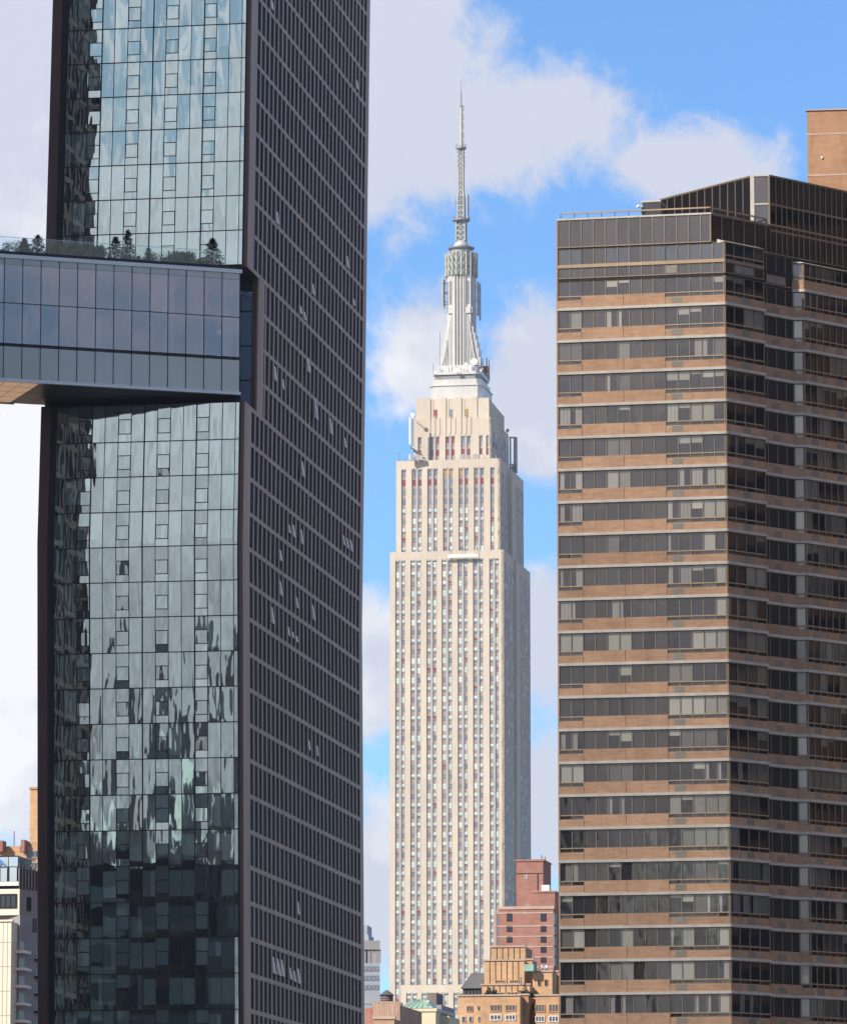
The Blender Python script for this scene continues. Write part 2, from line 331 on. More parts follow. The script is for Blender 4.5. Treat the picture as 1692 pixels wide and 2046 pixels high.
# ================================================================== ground and river
def sheet(name, x0, x1, y0, y1, z, m):
    b = MB(); b.face([(x0, y0, z), (x1, y0, z), (x1, y1, z), (x0, y1, z)], m); o = b.build(name, fix=False); o['kind'] = 'structure'; return o
sheet('river', -4000, 4000, -900, 400, 0.0, 'river_water')
b = MB(); b.face([(-9000, 400, 3), (9000, 400, 3), (9000, 16000, 3), (-9000, 16000, 3)], 'city_paving'); b.face([(-9000, 400, -1), (9000, 400, -1), (9000, 400, 3), (-9000, 400, 3)], 'conc')
b.face([(-9000, -9000, 2.5), (9000, -9000, 2.5), (9000, -900, 2.5), (-9000, -900, 2.5)], 'city_paving'); b.face([(-9000, -900, 2.5), (9000, -900, 2.5), (9000, -900, -1), (-9000, -900, -1)], 'conc')
b.build('ground', fix=False)['kind'] = 'structure'
GZ = 3.0
# ================================================================== copper tower
CY = 465.0
cx0, _, ZK = pt(484, 1075, CY)
def shear(z, u):
    fr = min(1.0, max(0.0, -u/18.0))
    return (z - ZK)*0.0112*(1 + 0.55*fr) if z > ZK else (ZK - z)*0.0079*(1 + 0.5*fr)
G = Fr(cx0, CY, -10, shear)                       # glass face
Sd = Fr(cx0, CY, 81, lambda z, u: shear(z, 0))    # copper face
UF = G.u(77, 1075); UL = Sd.u(722.5, 1075)
FH = 3.205
z_ref = zat(1806.8, Sd.y_at(Sd.u(496.5, 1806.8)))
k_lo = -int((z_ref - GZ)/FH) ; k_hi = int((zat(-330, CY) - z_ref)/FH) + 1
ZL = [z_ref + k*FH for k in range(k_lo, k_hi + 1)]
z_nt = zat(541, CY); z_nb = zat(803, CY)
kt = min(range(len(ZL)), key=lambda i: abs(ZL[i] - zat(556, Sd.y_at(2)) + 0.25)); kb = min(range(len(ZL)), key=lambda i: abs(ZL[i] - zat(810, CY)))
ZT = ZL[-1]; ZNT = ZL[kt] - 0.22; ZNB = ZL[kb] + 0.22
print('notch', z_nt, ZNT, z_nb, ZNB, 'UF', UF, 'UL', UL, 'floors', len(ZL))
UN = Sd.u(509, 760); UN2 = Sd.u(521, 700)
tower = thing('copper_tower', 'dark copper clad tower with a wavy mirror glass front, left of the pale stone skyscraper', 'building', (cx0, CY, GZ))
def segs(z0, z1):
    return [(z0, z1)] if not (z0 < ZK < z1) else [(z0, ZK), (ZK, z1)]
# core behind both faces
b = MB()
def plan(F0, z, u0, u1, d0, d1):  # point u along glass, d along side
    return None
def corner(u, d, z):
    x = G.x + u*G.t[0] + d*Sd.t[0]; y = G.y + u*G.t[1] + d*Sd.t[1]; return (x + shear(z, u), y, z)
def block(b, ua, ub, da, db, z0, z1, m):
    for a, c in segs(z0, z1):
        b.hexa([corner(ua, da, a), corner(ub, da, a), corner(ub, db, a), corner(ua, db, a), corner(ua, da, c), corner(ub, da, c), corner(ub, db, c), corner(ua, db, c)], m)
INS = 0.14
for z0, z1, dn in ((GZ, ZNB, 0), (ZNB, ZNT, UN), (ZNT, ZT, 0)):
    block(b, UF + 0.5, -INS, dn + 0.6, UL - 0.05, z0, z1, 'slot_dark')
b.build('core', tower)
# copper side: spandrel bands, piers, corner panels
b = MB(); bands = MB(); win = []
FW = -0.02
u_first = Sd.u(496, 1300); u_last = Sd.u(717.5, 1300); NS = 28; pitch = (u_last - u_first)/NS
for a, c in segs(GZ, ZNB): b.fbox(Sd, 0, u_first, -0.1, 0.06, a, c, 'aged_copper')
b.fbox(Sd, UN, UN2, -0.1, 0.06, ZNB, ZNT, 'aged_copper')
for a, c in segs(ZNT, ZT): b.fbox(Sd, 0, u_first, -0.1, 0.06, a, c, 'aged_copper')
for a, c in segs(GZ, ZT): b.fbox(Sd, u_last, UL, -0.1, 0.06, a, c, 'aged_copper')
for i, z in enumerate(ZL):
    us = UN2 if ZNB + 0.3 < z < ZNT - 0.3 else u_first
    j = MB(); j.fbox(Sd, us, u_last, -0.1, 0.062, z - 0.21, z + 0.21, 'aged_copper'); 
    bands.merge(j)
for i in range(len(ZL) - 1):
    z0, z1 = ZL[i] + 0.21, ZL[i + 1] - 0.21
    for k in range(NS):
        ua = u_first + k*pitch; ub = ua + pitch
        if ZNB < (z0 + z1)/2 < ZNT and ub < UN2 + 0.3: continue
        pw = 0.56*rr(0.95, 1.05)
        mm = 'rusty_copper' if (i == kt - 1 and k == 14) else 'aged_copper'
        for a, c in segs(z0, z1): b.fbox(Sd, ub - pw, ub, -0.1, 0.058, a, c, mm)
        w = MB()
        for a, c in segs(z0, z1): w.face([Sd(ua, -0.012, a), Sd(ub - pw, -0.012, a), Sd(ub - pw, -0.012, c), Sd(ua, -0.012, c)], 'slot_glass', sc((0.018, 0.017, 0.024), rr(0.5, 1.7)))
        win.append(w)
b.build('copper_pier_grid', tower); bands.build('copper_floor_band', tower)
emit(win, 'slot_window', tower)
# copper edge seen from the front, and the far-left fin
b = MB()
for z0, z1 in ((GZ, ZNB), (ZNT, ZT)):
    for a, c in segs(z0, z1):
        b.fbox(G, -0.27, -0.002, -0.35, 0.10, a, c, 'copper_return'); b.fbox(G, -0.50, -0.27, -0.35, -0.05, a, c, 'dark_metal')  # dark strip beside the edge: the reveal's shade given as colour
        b.fbox(G, UF, UF + 0.9, -1.0, 0.45, a, c, 'copper_return'); b.fbox(G, UF + 0.9, UF + 1.35, -1.0, 0.0, a, c, 'dark_metal')
b.build('copper_edge', tower)
b = MB(); block(b, UF, -0.4, UL - 0.02, UL + 0.2, GZ, ZT, 'aged_copper'); block(b, UF - 0.05, UF + 0.45, 1.1, UL - 0.05, GZ, ZT, 'aged_copper'); b.build('back_wall', tower)
b = MB(); block(b, UF + 0.2, -0.1, 0.6, UL - 0.3, ZT - 0.2, ZT + 0.3, 'dark_roof'); b.build('roof', tower)
# underside of the overhang and the set back glass in the notch
b = MB(); block(b, UF + 0.2, -0.05, 0.25, UN + 0.4, ZNT - 0.02, ZNT + 0.25, 'dark_metal'); b.build('overhang_soffit', tower)
b = MB(); block(b, UF + 0.2, -0.05, 0.25, UN + 0.4, ZNB - 0.3, ZNB, 'dark_roof'); b.build('ledge_roof', tower)
N2 = Fr(*corner(0, UN, ZK)[:2], -10, lambda z, u: shear(z, u))
zs = [ZNB] + [z for z in ZL if ZNB + 0.8 < z < ZNT - 0.8] + [ZNT - 0.25]
fr = MB()
for i in range(len(zs) - 1):
    for u0 in (-1.95, -3.35, -4.75, -6.15):
        w = MB(); w.face([N2(u0 + 0.04, -0.35, zs[i] + 0.06), N2(u0 + 1.34, -0.35, zs[i] + 0.06), N2(u0 + 1.34, -0.35, zs[i + 1] - 0.06), N2(u0 + 0.04, -0.35, zs[i + 1] - 0.06)], 'notch_glass', sc((0.03, 0.06, 0.11), rr(0.8, 1.2)))
        w.build('notch_pane', tower, fix=False)
    fr.fbox(N2, -6.2, -0.5, -0.42, -0.3, zs[i] - 0.06, zs[i] + 0.06, 'dark_metal')
for u0 in (-0.57, -1.95, -3.35, -4.75): fr.fbox(N2, u0 - 0.04, u0 + 0.04, -0.42, -0.29, ZNB, ZNT - 0.25, 'dark_metal')
fr.fbox(N2, -0.53, -0.002, -0.9, 0.0, ZNB, ZNT - 0.02, 'copper_return')
fr.build('notch_frame', tower)
# mirror glass front
edges = [107.8, 128, 152.7, 178.8, 204.4, 231.4, 257.4, 284, 310, 336, 362, 388.6, 414.2, 440.3, 466.3, 474.5]
UE = [G.u(q, 1075) for q in edges]
cw = (UE[14] - UE[1])/13
glz = ZL
panes = []; frame = MB()
BL = [(0.20, 0.26, 0.255), (0.15, 0.20, 0.20), (0.25, 0.31, 0.295), (0.09, 0.13, 0.14)]
DK = [(0.012, 0.016, 0.02), (0.02, 0.025, 0.03), (0.03, 0.04, 0.045)]
for i in range(len(ZL) - 1):
    z0, z1 = ZL[i], ZL[i + 1]
    lowz = z0 < zat(1700, CY)
    if z1 > ZNB - 0.25 and z0 < ZNB - 0.2: z1 = ZNB - 0.05
    if ZNB - 0.25 <= z0 < ZNT - 0.3: continue
    for c in range(len(UE) - 1):
        u0, u1 = UE[c] + 0.02, UE[c + 1] - 0.02
        w = MB(); g = lambda: rr(-0.011, 0.011)
        blind = R() < (0.8 if lowz else 0.55)
        bc = sc(random.choice(BL), rr(0.8, 1.1)) if blind else random.choice(DK)
        dk = random.choice(DK); zb = z0 + (z1 - z0)*((0.15 if lowz else 0.10) if R() < .7 else rr(0.1, 0.5)); za = z1 - (z1 - z0)*(0.13 if lowz else 0.07)
        if c % 3 == 2 and c < 14:
            cuts = [(z0 + 0.02, z0 + (z1 - z0)*0.21, dk), (z0 + (z1 - z0)*0.235, z0 + (z1 - z0)*0.60, bc), (z0 + (z1 - z0)*0.625, z1 - 0.02, bc)]
            if R() < 0.10: cuts[1] = (cuts[1][0], cuts[1][1], (0.30, 0.30, 0.32))
            for q in (0.222, 0.612): frame.fbox(G, u0, u1, -0.06, 0.025, z0 + (z1 - z0)*q - 0.035, z0 + (z1 - z0)*q + 0.035, 'dark_metal')
            for s_ in (u0, u1 - 0.045): frame.fbox(G, s_, s_ + 0.045, -0.06, 0.02, z0 + (z1 - z0)*0.23, z0 + (z1 - z0)*0.60, 'dark_metal')
            for a, e, q in cuts:
                o = [g() for _ in range(4)]; w.face([G(u0, o[0], a), G(u1, o[1], a), G(u1, o[2], e), G(u0, o[0] + o[2] - o[1], e)], 'tower_glass', q)
        else:
            o = [g() for _ in range(3)]; P = lambda s_, z: G(u0 + (u1 - u0)*s_, o[0] + (o[1] - o[0])*s_ + (o[2] - o[0])*(z - z0)/(z1 - z0), z)
            for a, e, q in ((z0 + 0.02, zb, dk), (zb, za, bc), (za, z1 - 0.02, dk)):
                sp = rr(0.3, 0.75) if (R() < 0.16 and q is bc) else 0
                if sp:
                    w.face([P(0, a), P(sp, a), P(sp, e), P(0, e)], 'tower_glass', bc); w.face([P(sp, a), P(1, a), P(1, e), P(sp, e)], 'tower_glass', (0.3, 0.34, 0.34) if blind else random.choice(BL))
                else: w.face([P(0, a), P(1, a), P(1, e), P(0, e)], 'tower_glass', q)
        panes.append(w)
    frame.fbox(G, UE[0], -0.5, -0.08, 0.03, z0 - 0.045, z0 + 0.045, 'dark_metal')
    if z1 == ZNB - 0.05: frame.fbox(G, UE[0], -0.5, -0.08, 0.05, z1, ZNB, 'dark_metal')
emit(panes, 'glass_pane', tower)
for c, u in enumerate(UE):
    t = 0.055 if c in (3, 7, 11) else 0.028
    for z0, z1 in ((GZ, ZNB), (ZNT, ZT)):
        for a, e in segs(z0, z1): frame.fbox(G, u - t, u + t, -0.10, 0.05 if t > .03 else 0.035, a, e, 'dark_metal')
frame.build('curtain_wall_frame', tower)
# opened hopper windows on the copper side (photo pixel of the hinge, size, how far out)
OPEN = [(555, 425, 26, 4), (689.5, 508, 25, 4), (619.5, 562, 24, 5), (596, 607, 18, 4), (603, 618, 18, 4), (705, 596, 14, 3), (610, 712, 30, 6), (549, 733, 30, 5), (566.5, 760, 20, 3),
        (624, 790, 46, 7), (655, 832, 34, 6), (684.5, 872, 20, 4), (598, 918, 33, 6), (573.5, 1046, 18, 4), (581.5, 1046, 26, 5), (598, 1056, 30, 5), (685, 1070, 20, 4), (691, 1074, 22, 4), (698.5, 1078, 24, 5),
        (557, 1098, 22, 4), (557, 1160, 30, 5), (590.5, 1193, 22, 4), (622.5, 1208, 32, 6), (540, 1212, 34, 5), (574, 1252, 18, 3), (582, 1262, 12, 3), (589.5, 1270, 12, 3), (616, 1480, 20, 3), (631, 1490, 20, 3),
        (592.5, 1802, 26, 4), (541.5, 1912, 34, 5), (551, 1916, 34, 7), (560, 1918, 34, 6), (577, 1934, 24, 5), (584.5, 1940, 22, 4), (593, 1936, 30, 5), (538.5, -5, 20, 4), (711, 158, 20, 4)]
for px, py, hh, ww in OPEN:
    u = Sd.u(px, py)
    zz = zat(py, Sd.y_at(u))
    # undo the lean so the sash lands in its slot
    for _ in range(3):
        q = proj(Sd(u, 0, zz)); u += (px - q[0])*Sd.y_at(u)/FPX/(Sd.t[0] - Sd.t[1]*pray(px, py)[0]); zz = zat(py, Sd.y_at(u))
    k = round((u - u_first)/pitch); ua = u_first + k*pitch + 0.02; ub = u_first + (k + 1)*pitch - 0.58
    sz = Sd.y_at(ua)/FPX; h = hh*sz; w = ww*sz*1.15; ub = ua + (ub - ua)*0.45
    s_ = MB(); s_.hexa([Sd(ua, w, zz - h), Sd(ub, w, zz - h), Sd(ub, w - 0.05, zz - h), Sd(ua, w - 0.05, zz - h), Sd(ua, 0.06, zz), Sd(ub, 0.06, zz), Sd(ub, 0.01, zz), Sd(ua, 0.01, zz)], 'sash_sky_white')
    s_.face([Sd(ua - 0.01, 0.02, zz), Sd(ua - 0.01, w, zz - h), Sd(ua - 0.01, 0.0, zz - h*0.9)], 'sash_sky_white')
    s_.build('open_window', tower, fix=False)
# ================================================================== skybridge
bx, by, _ = pt(480, 660, 464.3)
B = Fr(bx, by, 19)
zb_top = zat(538.5, by); zb_cb = zat(546, by); z_l1 = zat(634, by); z_l2 = zat(714, by); z_bot = zat(783, by); z_edge = zat(789, by)
UB = B.u(-190, 600); DEP = 11.0; PITCH = -B.u(480 - 35.4, 600)
bridge = thing('skybridge', 'glass enclosed skybridge joining the copper tower at its notch, planted roof terrace on top', 'bridge', B(UB/2, -5, z_edge))
b = MB(); b.fbox(B, UB, 0.12, -DEP - 0.3, 0.14, zb_cb, zb_top, 'steel_coping'); b.build('roof_coping', bridge)
b = MB(); b.fbox(B, UB, 0.05, -0.35, 0.10, z_edge, z_bot, 'steel_coping'); b.build('bottom_trim', bridge)
b = MB(); b.fbox(B, UB, -0.9, -1.1, -0.6, zb_top, zb_top + 0.42, 'dark_metal'); b.build('terrace_kerb', bridge)
u_s = B.u(81, 765)
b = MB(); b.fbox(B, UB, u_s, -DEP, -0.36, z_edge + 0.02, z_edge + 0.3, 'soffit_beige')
for q in range(8): b.fbox(B, u_s - 1.56*q - 0.02, u_s - 1.56*q + 0.02, -DEP, -0.4, z_edge + 0.012, z_edge + 0.05, 'bronze_frame')
for q in (2.6, 5.2, 7.8): b.fbox(B, UB, u_s - 0.03, -q - 0.03, -q + 0.03, z_edge + 0.012, z_edge + 0.05, 'bronze_frame')
b.build('beige_soffit', bridge)
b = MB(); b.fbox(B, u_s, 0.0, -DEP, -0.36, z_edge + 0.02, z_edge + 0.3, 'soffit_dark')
for q in range(1, 9): b.fbox(B, u_s + 2.1*q - 0.02, u_s + 2.1*q + 0.02, -DEP, -0.4, z_edge + 0.005, z_edge + 0.05, 'dark_metal')
for q in (2.6, 5.2): b.fbox(B, u_s, 0, -q - 0.02, -q + 0.02, z_edge + 0.005, z_edge + 0.05, 'bronze_frame')
b.build('dark_soffit', bridge)
b = MB(); b.fbox(B, UB, u_s + 0.45, -DEP - 0.3, -DEP, z_edge - 0.06, z_edge + 0.35, 'white_trim'); b.build('back_trim', bridge)
# rooms behind the glass
b = MB(); b.fbox(B, UB, -0.3, -DEP, -0.25, z_l2 - 0.25, z_l2 + 0.02, 'room_grey'); b.fbox(B, UB, -0.3, -DEP, -0.25, z_l1 - 0.30, z_l1 + 0.0, 'room_grey')
b.fbox(B, UB, -0.3, -DEP, -0.3, zb_cb - 0.35, zb_cb, 'room_ceiling'); b.fbox(B, UB, -0.3, -DEP, -0.3, z_bot, z_bot + 0.3, 'room_grey'); b.build('floor_slab', bridge)
b = MB()
holes = [(-21.5, -20.6), (-19.6, -17.2)]
def back(z0, z1, wz0, wz1):
    us = [UB] + [q for h in holes for q in h] + [-0.3]
    for i in range(0, len(us), 2): b.fbox(B, us[i], us[i + 1], -DEP + 0.1, -DEP + 0.3, z0, z1, 'room_grey')
    for a, e in holes: b.fbox(B, a, e, -DEP + 0.1, -DEP + 0.3, z0, wz0, 'room_grey'); b.fbox(B, a, e, -DEP + 0.1, -DEP + 0.3, wz1, z1, 'room_grey')
back(z_l1, zb_cb - 0.36, z_l1 + 0.15, z_l1 + 1.0); back(z_l2 + 0.02, z_l1 - 0.3, z_l2 + 0.1, z_l2 + 0.55); b.fbox(B, UB, -0.3, -DEP + 0.1, -DEP + 0.3, z_bot + 0.3, z_l2 - 0.25, 'room_grey')
b.build('back_wall', bridge)
for i, u in enumerate((-30.5, -27.5, -22.3, -19.9, -13.0, -6.3, -0.75)):
    b = MB(); b.fbox(B, u - 0.45, u + 0.45, -2.1, -1.2, z_l1 + 0.005, zb_cb - 0.36, 'room_column'); b.fbox(B, u - 0.4, u + 0.4, -2.0, -1.2, z_l2 + 0.03, z_l1 - 0.31, 'room_column'); b.build('room_column', bridge)
for u, w, z, h in ((-13.6, 0.10, z_l1 + 1.3, 0.32), (-11.9, 0.35, z_l1 + 0.01, 0.35), (-3.6, 0.16, z_l1 + 0.01, 0.42), (-6.4, 0.22, z_l1 + 0.01, 0.3)):
    b = MB(); b.fbox(B, u - w, u + w, -3.2, -2.9, z, z + h, 'cream_panel'); b.fbox(B, u - w*0.3, u + w*0.3, -3.1, -3.0, z_l1 + 0.004, z, 'dark_metal') if z > z_l1 + 0.1 else None; b.build('room_lamp', bridge)
mull = MB(); k = 0; u1 = -0.05
while u1 > UB + 0.5:
    u0 = u1 - PITCH; 
    for za, zc, mm in ((z_l1, zb_cb - 0.55, 'bridge_glass'), (z_l2, z_l1, 'bridge_glass')):
        w = MB(); o = [rr(-0.004, 0.004) for _ in range(3)]
        w.face([B(u0 + .03, o[0], za + .03), B(u1 - .03, o[1], za + .03), B(u1 - .03, o[2], zc - .03), B(u0 + .03, o[0] + o[2] - o[1], zc - .03)], mm); w.build('bridge_pane', bridge, fix=False)
    w = MB(); w.fbox(B, u0 + .03, u1 - .03, -0.10, 0.0, z_bot, z_l2 - 0.26, 'bridge_spandrel'); w.build('spandrel_panel', bridge)
    w = MB(); w.fbox(B, u0 + .03, u1 - .03, -0.10, -0.003, zb_cb - 0.55, zb_cb, 'bridge_spandrel'); w.build('head_panel', bridge)
    mull.fbox(B, u1 - 0.03, u1 + 0.03, -0.16, 0.05, z_bot, zb_cb, 'dark_metal'); u1 = u0; k += 1
for z in (z_l1, z_l2, z_l2 - 0.22): mull.fbox(B, UB, -0.05, -0.14, 0.03, z - 0.035, z + 0.035, 'dark_metal')
mull.build('mullion', bridge)
b = MB(); b.fbox(B, -0.04, 0.02, -4.2, -0.15, z_bot, zb_cb, 'bridge_spandrel'); b.build('end_wall', bridge)
# terrace railing and plants
rail = thing('glass_railing', 'clear glass railing along the front edge of the skybridge terrace', 'railing', B(UB/2, -0.8, zb_top + 0.42))
u1 = B.u(445, 520); zr0 = zb_top + 0.42; zr1 = zr0 + 1.32
for k in range(30):
    u0 = u1 - PITCH*1.0
    if u0 < UB: break
    w = MB(); w.face([B(u0 + .02, -.8, zr0), B(u1 - .02, -.8, zr0), B(u1 - .02, -.8, zr1), B(u0 + .02, -.8, zr1)], 'rail_glass'); w.build('railing_panel', rail); u1 = u0
b = MB(); b.fbox(B, UB, B.u(445, 520), -0.85, -0.78, zr1, zr1 + 0.03, 'steel_coping'); b.build('top_rail', rail)
def plant(name, label, cat, u, w, h, r, kind, group):
    h *= 1.2; r *= 1.2 if kind != 'cone' else 1.5
    x, y, z = B(u, w, zb_top + 0.25); o = thing(name, label, cat, (x, y, zb_top), group); lf = MB(); st = MB()
    pb = MB(); pb.fbox(B.at(u, w), -r*0.55, r*0.55, -0.4, 0.4, zb_top, zb_top + 0.3, 'dark_metal'); pb.build('planter', o)
    if kind == 'cone':
        st.tube((x, y, zb_top + 0.3), (x, y, z + h), 0.06, 'bark', 0.015)
        for _ in range(1100):
            q = R()**1.5; t = rr(0, 2*pi); lob = 1 + 0.35*sin(q*26 + t*2); rad = r*(1 - q)**0.8*sqrt(R())*lob; zz = z + 0.1 + q*h
            p = Vector((x + rad*cos(t), y + rad*sin(t), zz)); a = Vector((cos(t), sin(t), rr(-.2, .7))).normalized()*rr(.16, .34); c = Vector((-sin(t), cos(t), rr(-.4, .4)))*rr(.05, .09)
            lf.face([p - c, p + a*0.5 - c*0.8, p + a, p + c], 'leaf_dark')
    elif kind == 'shrub':
        cl = [(rr(-.7, .7)*r, rr(-.3, .3), rr(.25, .7)*h, rr(.28, .5)*min(r, h)) for _ in range(7)]
        for c in cl: st.tube((x, y, zb_top + 0.3), (x + c[0], y + c[1], zb_top + 0.3 + c[2]), 0.03, 'bark', 0.012, 5)
        for _ in range(900):
            c = random.choice(cl); d = Vector((rr(-1, 1), rr(-1, 1), rr(-1, 1))).normalized()*c[3]*R()**0.4
            p = Vector((x + c[0], y + c[1], z + c[2])) + d; a = Vector((rr(-1, 1), rr(-1, 1), rr(-.3, 1))).normalized()*rr(.12, .22); e = a.orthogonal().normalized()*rr(.04, .08)
            lf.face([p - e, p + a*0.5 + e*.3, p + a, p + e], 'leaf_green' if R() < .75 else 'leaf_dark')
    else:
        for _ in range(520):
            t = rr(0, 2*pi); q = sqrt(R())*r; p = Vector((x + q*cos(t), y + q*sin(t)*.4, zb_top + 0.3)); tip = p + Vector((rr(-.3, .3), rr(-.3, .3), h*rr(.6, 1.0))); e = Vector((rr(-1, 1), rr(-1, 1), 0)).normalized()*0.03
            lf.face([p - e, p + e, tip + e*1.2, tip - e*.5], 'leaf_straw' if R() < .6 else 'leaf_green')
    if st.f: st.build('stem', o)
    lf.build('foliage', o, fix=False)
def pu(px): return B.u(px, 490)
plant('conifer', 'dark conifer in a planter at the right end of the terrace, by the copper corner', 'tree', pu(436), -1.9, 2.3, 0.75, 'cone', 'conifers on the skybridge terrace')
plant('conifer', 'tallest slim dark conifer, middle of the terrace in front of the glass', 'tree', pu(267), -1.9, 2.45, 0.5, 'cone', 'conifers on the skybridge terrace')
plant('conifer', 'short broad dark conifer just left of the slim middle one', 'tree', pu(243), -2.1, 1.9, 0.7, 'cone', 'conifers on the skybridge terrace')
plant('conifer', 'dark conifer beside the left copper fin of the tower', 'tree', pu(86), -1.9, 1.6, 0.7, 'cone', 'conifers on the skybridge terrace')
plant('conifer', 'small thin conifer left of the tower, against the sky', 'tree', pu(60), -2.0, 1.3, 0.4, 'cone', 'conifers on the skybridge terrace')
for px, r, h, lb in ((35, 1.5, 1.15, 'round green shrub at the left edge of the terrace, against white sky'), (8, 0.8, 0.5, 'lowest green shrub at the far left of the terrace'), (318, 1.2, 1.1, 'green shrub right of the slim conifer behind the railing'),
                    (352, 1.0, 0.75, 'low green shrub between the rounded shrub and the straw grass'), (212, 1.0, 0.8, 'green shrub left of the broad conifer'), (415, 1.0, 0.8, 'green shrub at the foot of the right end conifer')):
    plant('shrub', lb, 'shrub', pu(px), -1.7, h, r, 'shrub', 'shrubs on the skybridge terrace')
for px, lb in ((130, 'straw coloured ornamental grass in front of the dark tower edge'), (165, 'straw coloured ornamental grass below the first bright panes'), (192, 'straw coloured ornamental grass beside a green shrub, left of the broad conifer'), (372, 'straw coloured ornamental grass in the gap left of the right end conifer')):
    plant('ornamental_grass', lb, 'plant', pu(px), -1.5, 1.15, 1.0, 'grass', 'ornamental grasses on the skybridge terrace')
# ================================================================== the sister tower the bridge springs from (out of frame, seen mirrored in the glass)
sx, sy = -42.3, 441.0
sis = thing('copper_tower', 'dark copper sister tower at the far end of the skybridge', 'building', (sx, sy, GZ))
F1 = Fr(sx, sy, 80); F0 = Fr(sx, sy, -10)
zt2 = ZT + 8
b = MB(); c0 = F0(-18, 0, 0); c1 = (sx, sy); c2 = F1(16, 0, 0); c3 = (c0[0] + c2[0] - sx, c0[1] + c2[1] - sy)
b.prism([c0[:2], c1, c2[:2], c3], GZ, zt2, 'slot_dark'); b.build('core', sis)
b = MB(); g2 = MB()
for F, n, ln in ((F0, 11, -18), (F1, 10, 16)):
    u0 = min(0, ln); st = abs(ln)/n
    for k in range(n + 1): b.fbox(F, u0 + k*st - 0.28, u0 + k*st + 0.28, 0.0, 0.12, GZ, zt2, 'aged_copper')
    z = GZ
    while z < zt2:
        b.fbox(F, u0, u0 + abs(ln), 0.0, 0.13, z, z + 0.5, 'aged_copper')
        for k in range(n): g2.face([F(u0 + k*st + .28, 0.03, z + .5), F(u0 + (k + 1)*st - .28, 0.03, z + .5), F(u0 + (k + 1)*st - .28, 0.03, z + FH), F(u0 + k*st + .28, 0.03, z + FH)], 'slot_glass', sc((0.05, 0.06, 0.07), rr(0.2, 2.2)))
        z += FH
b.build('copper_pier_grid', sis); g2.build('slot_window', sis, kind='stuff', fix=False)
# ================================================================== tall pale limestone skyscraper
EY = 1900.0
ex, _, _ = pt(1007, 1300, EY)
GZE = 12.0
esb = thing('limestone_skyscraper', 'pale limestone setback skyscraper with a tall metal mast and antenna, centre of the view', 'skyscraper', (ex, EY, GZE))
E1 = Fr(ex, EY, -10)
def corner_at(px, py, Y): return pt(px, py, Y)[:2]
e2 = corner_at(999.6, 1000, EY + 5); E2 = Fr(*e2, -10)
e3 = corner_at(981, 860, EY + 17); E3 = Fr(*e3, -10)
S1, S2, S3 = Fr(ex, EY, 80), Fr(*e2, 80), Fr(*e3, 80)
L1 = E1.u(779, 1300); L2 = E2.u(791.5, 1000); L3 = E3.u(827, 880)
D1, N1a, N1b = S1.u(1059.5, 1300), S1.u(1027, 1300), S1.u(1031.5, 1300)
D2, N2a, N2b = S2.u(1046, 1050), S2.u(1014, 1050), S2.u(1023, 1050)
D3 = S3.u(1016, 880)
Z1 = zat(1098, EY); Z2 = zat(915.5, EY + 5); Z3 = zat(793, EY + 17); Z3m = zat(833, EY + 17)
FP = (zat(1124, EY) - zat(1960, EY))/43.0
WC = {'pane': [(0.16, 0.175, 0.22), (0.20, 0.215, 0.25), (0.145, 0.16, 0.205), (0.19, 0.195, 0.22)], 'mint': [(0.52, 0.66, 0.63), (0.60, 0.70, 0.66), (0.46, 0.60, 0.58)], 'red': [(0.24, 0.03, 0.03), (0.26, 0.06, 0.05)]}
wins = []
def esb_window(F, u0, u1, z, hgt, w, red=0.03, plain=0.18, top=None):
    m = MB(); f = 'far_window'; p = random.choice(WC['pane']); r = R(); zc = z
    q = 0.0
    if top: c = top; q = 1.0
    elif r < plain: c = p; q = 0.0
    elif r < plain + red: c = random.choice(WC['red']); q = rr(0.35, 0.6)
    else: c = random.choice(WC['mint']); q = random.choice((0.42, 0.5, 0.55, 0.62, 1.0, 1.0))
    if top: hgt *= 1.18
    mid = z + hgt*(1 - q)
    if q < 1: m.face([F(u0, w, z), F(u1, w, z), F(u1, w, mid), F(u0, w, mid)], f, p)
    if q > 0: m.face([F(u0, w, mid), F(u1, w, mid), F(u1, w, z + hgt), F(u0, w, z + hgt)], f, c)
    if not top: m.fbox(F, u0, u1, w - 0.02, w + 0.05, z + hgt*0.49, z + hgt*0.52, 'esb_metal')
    wins.append(m)
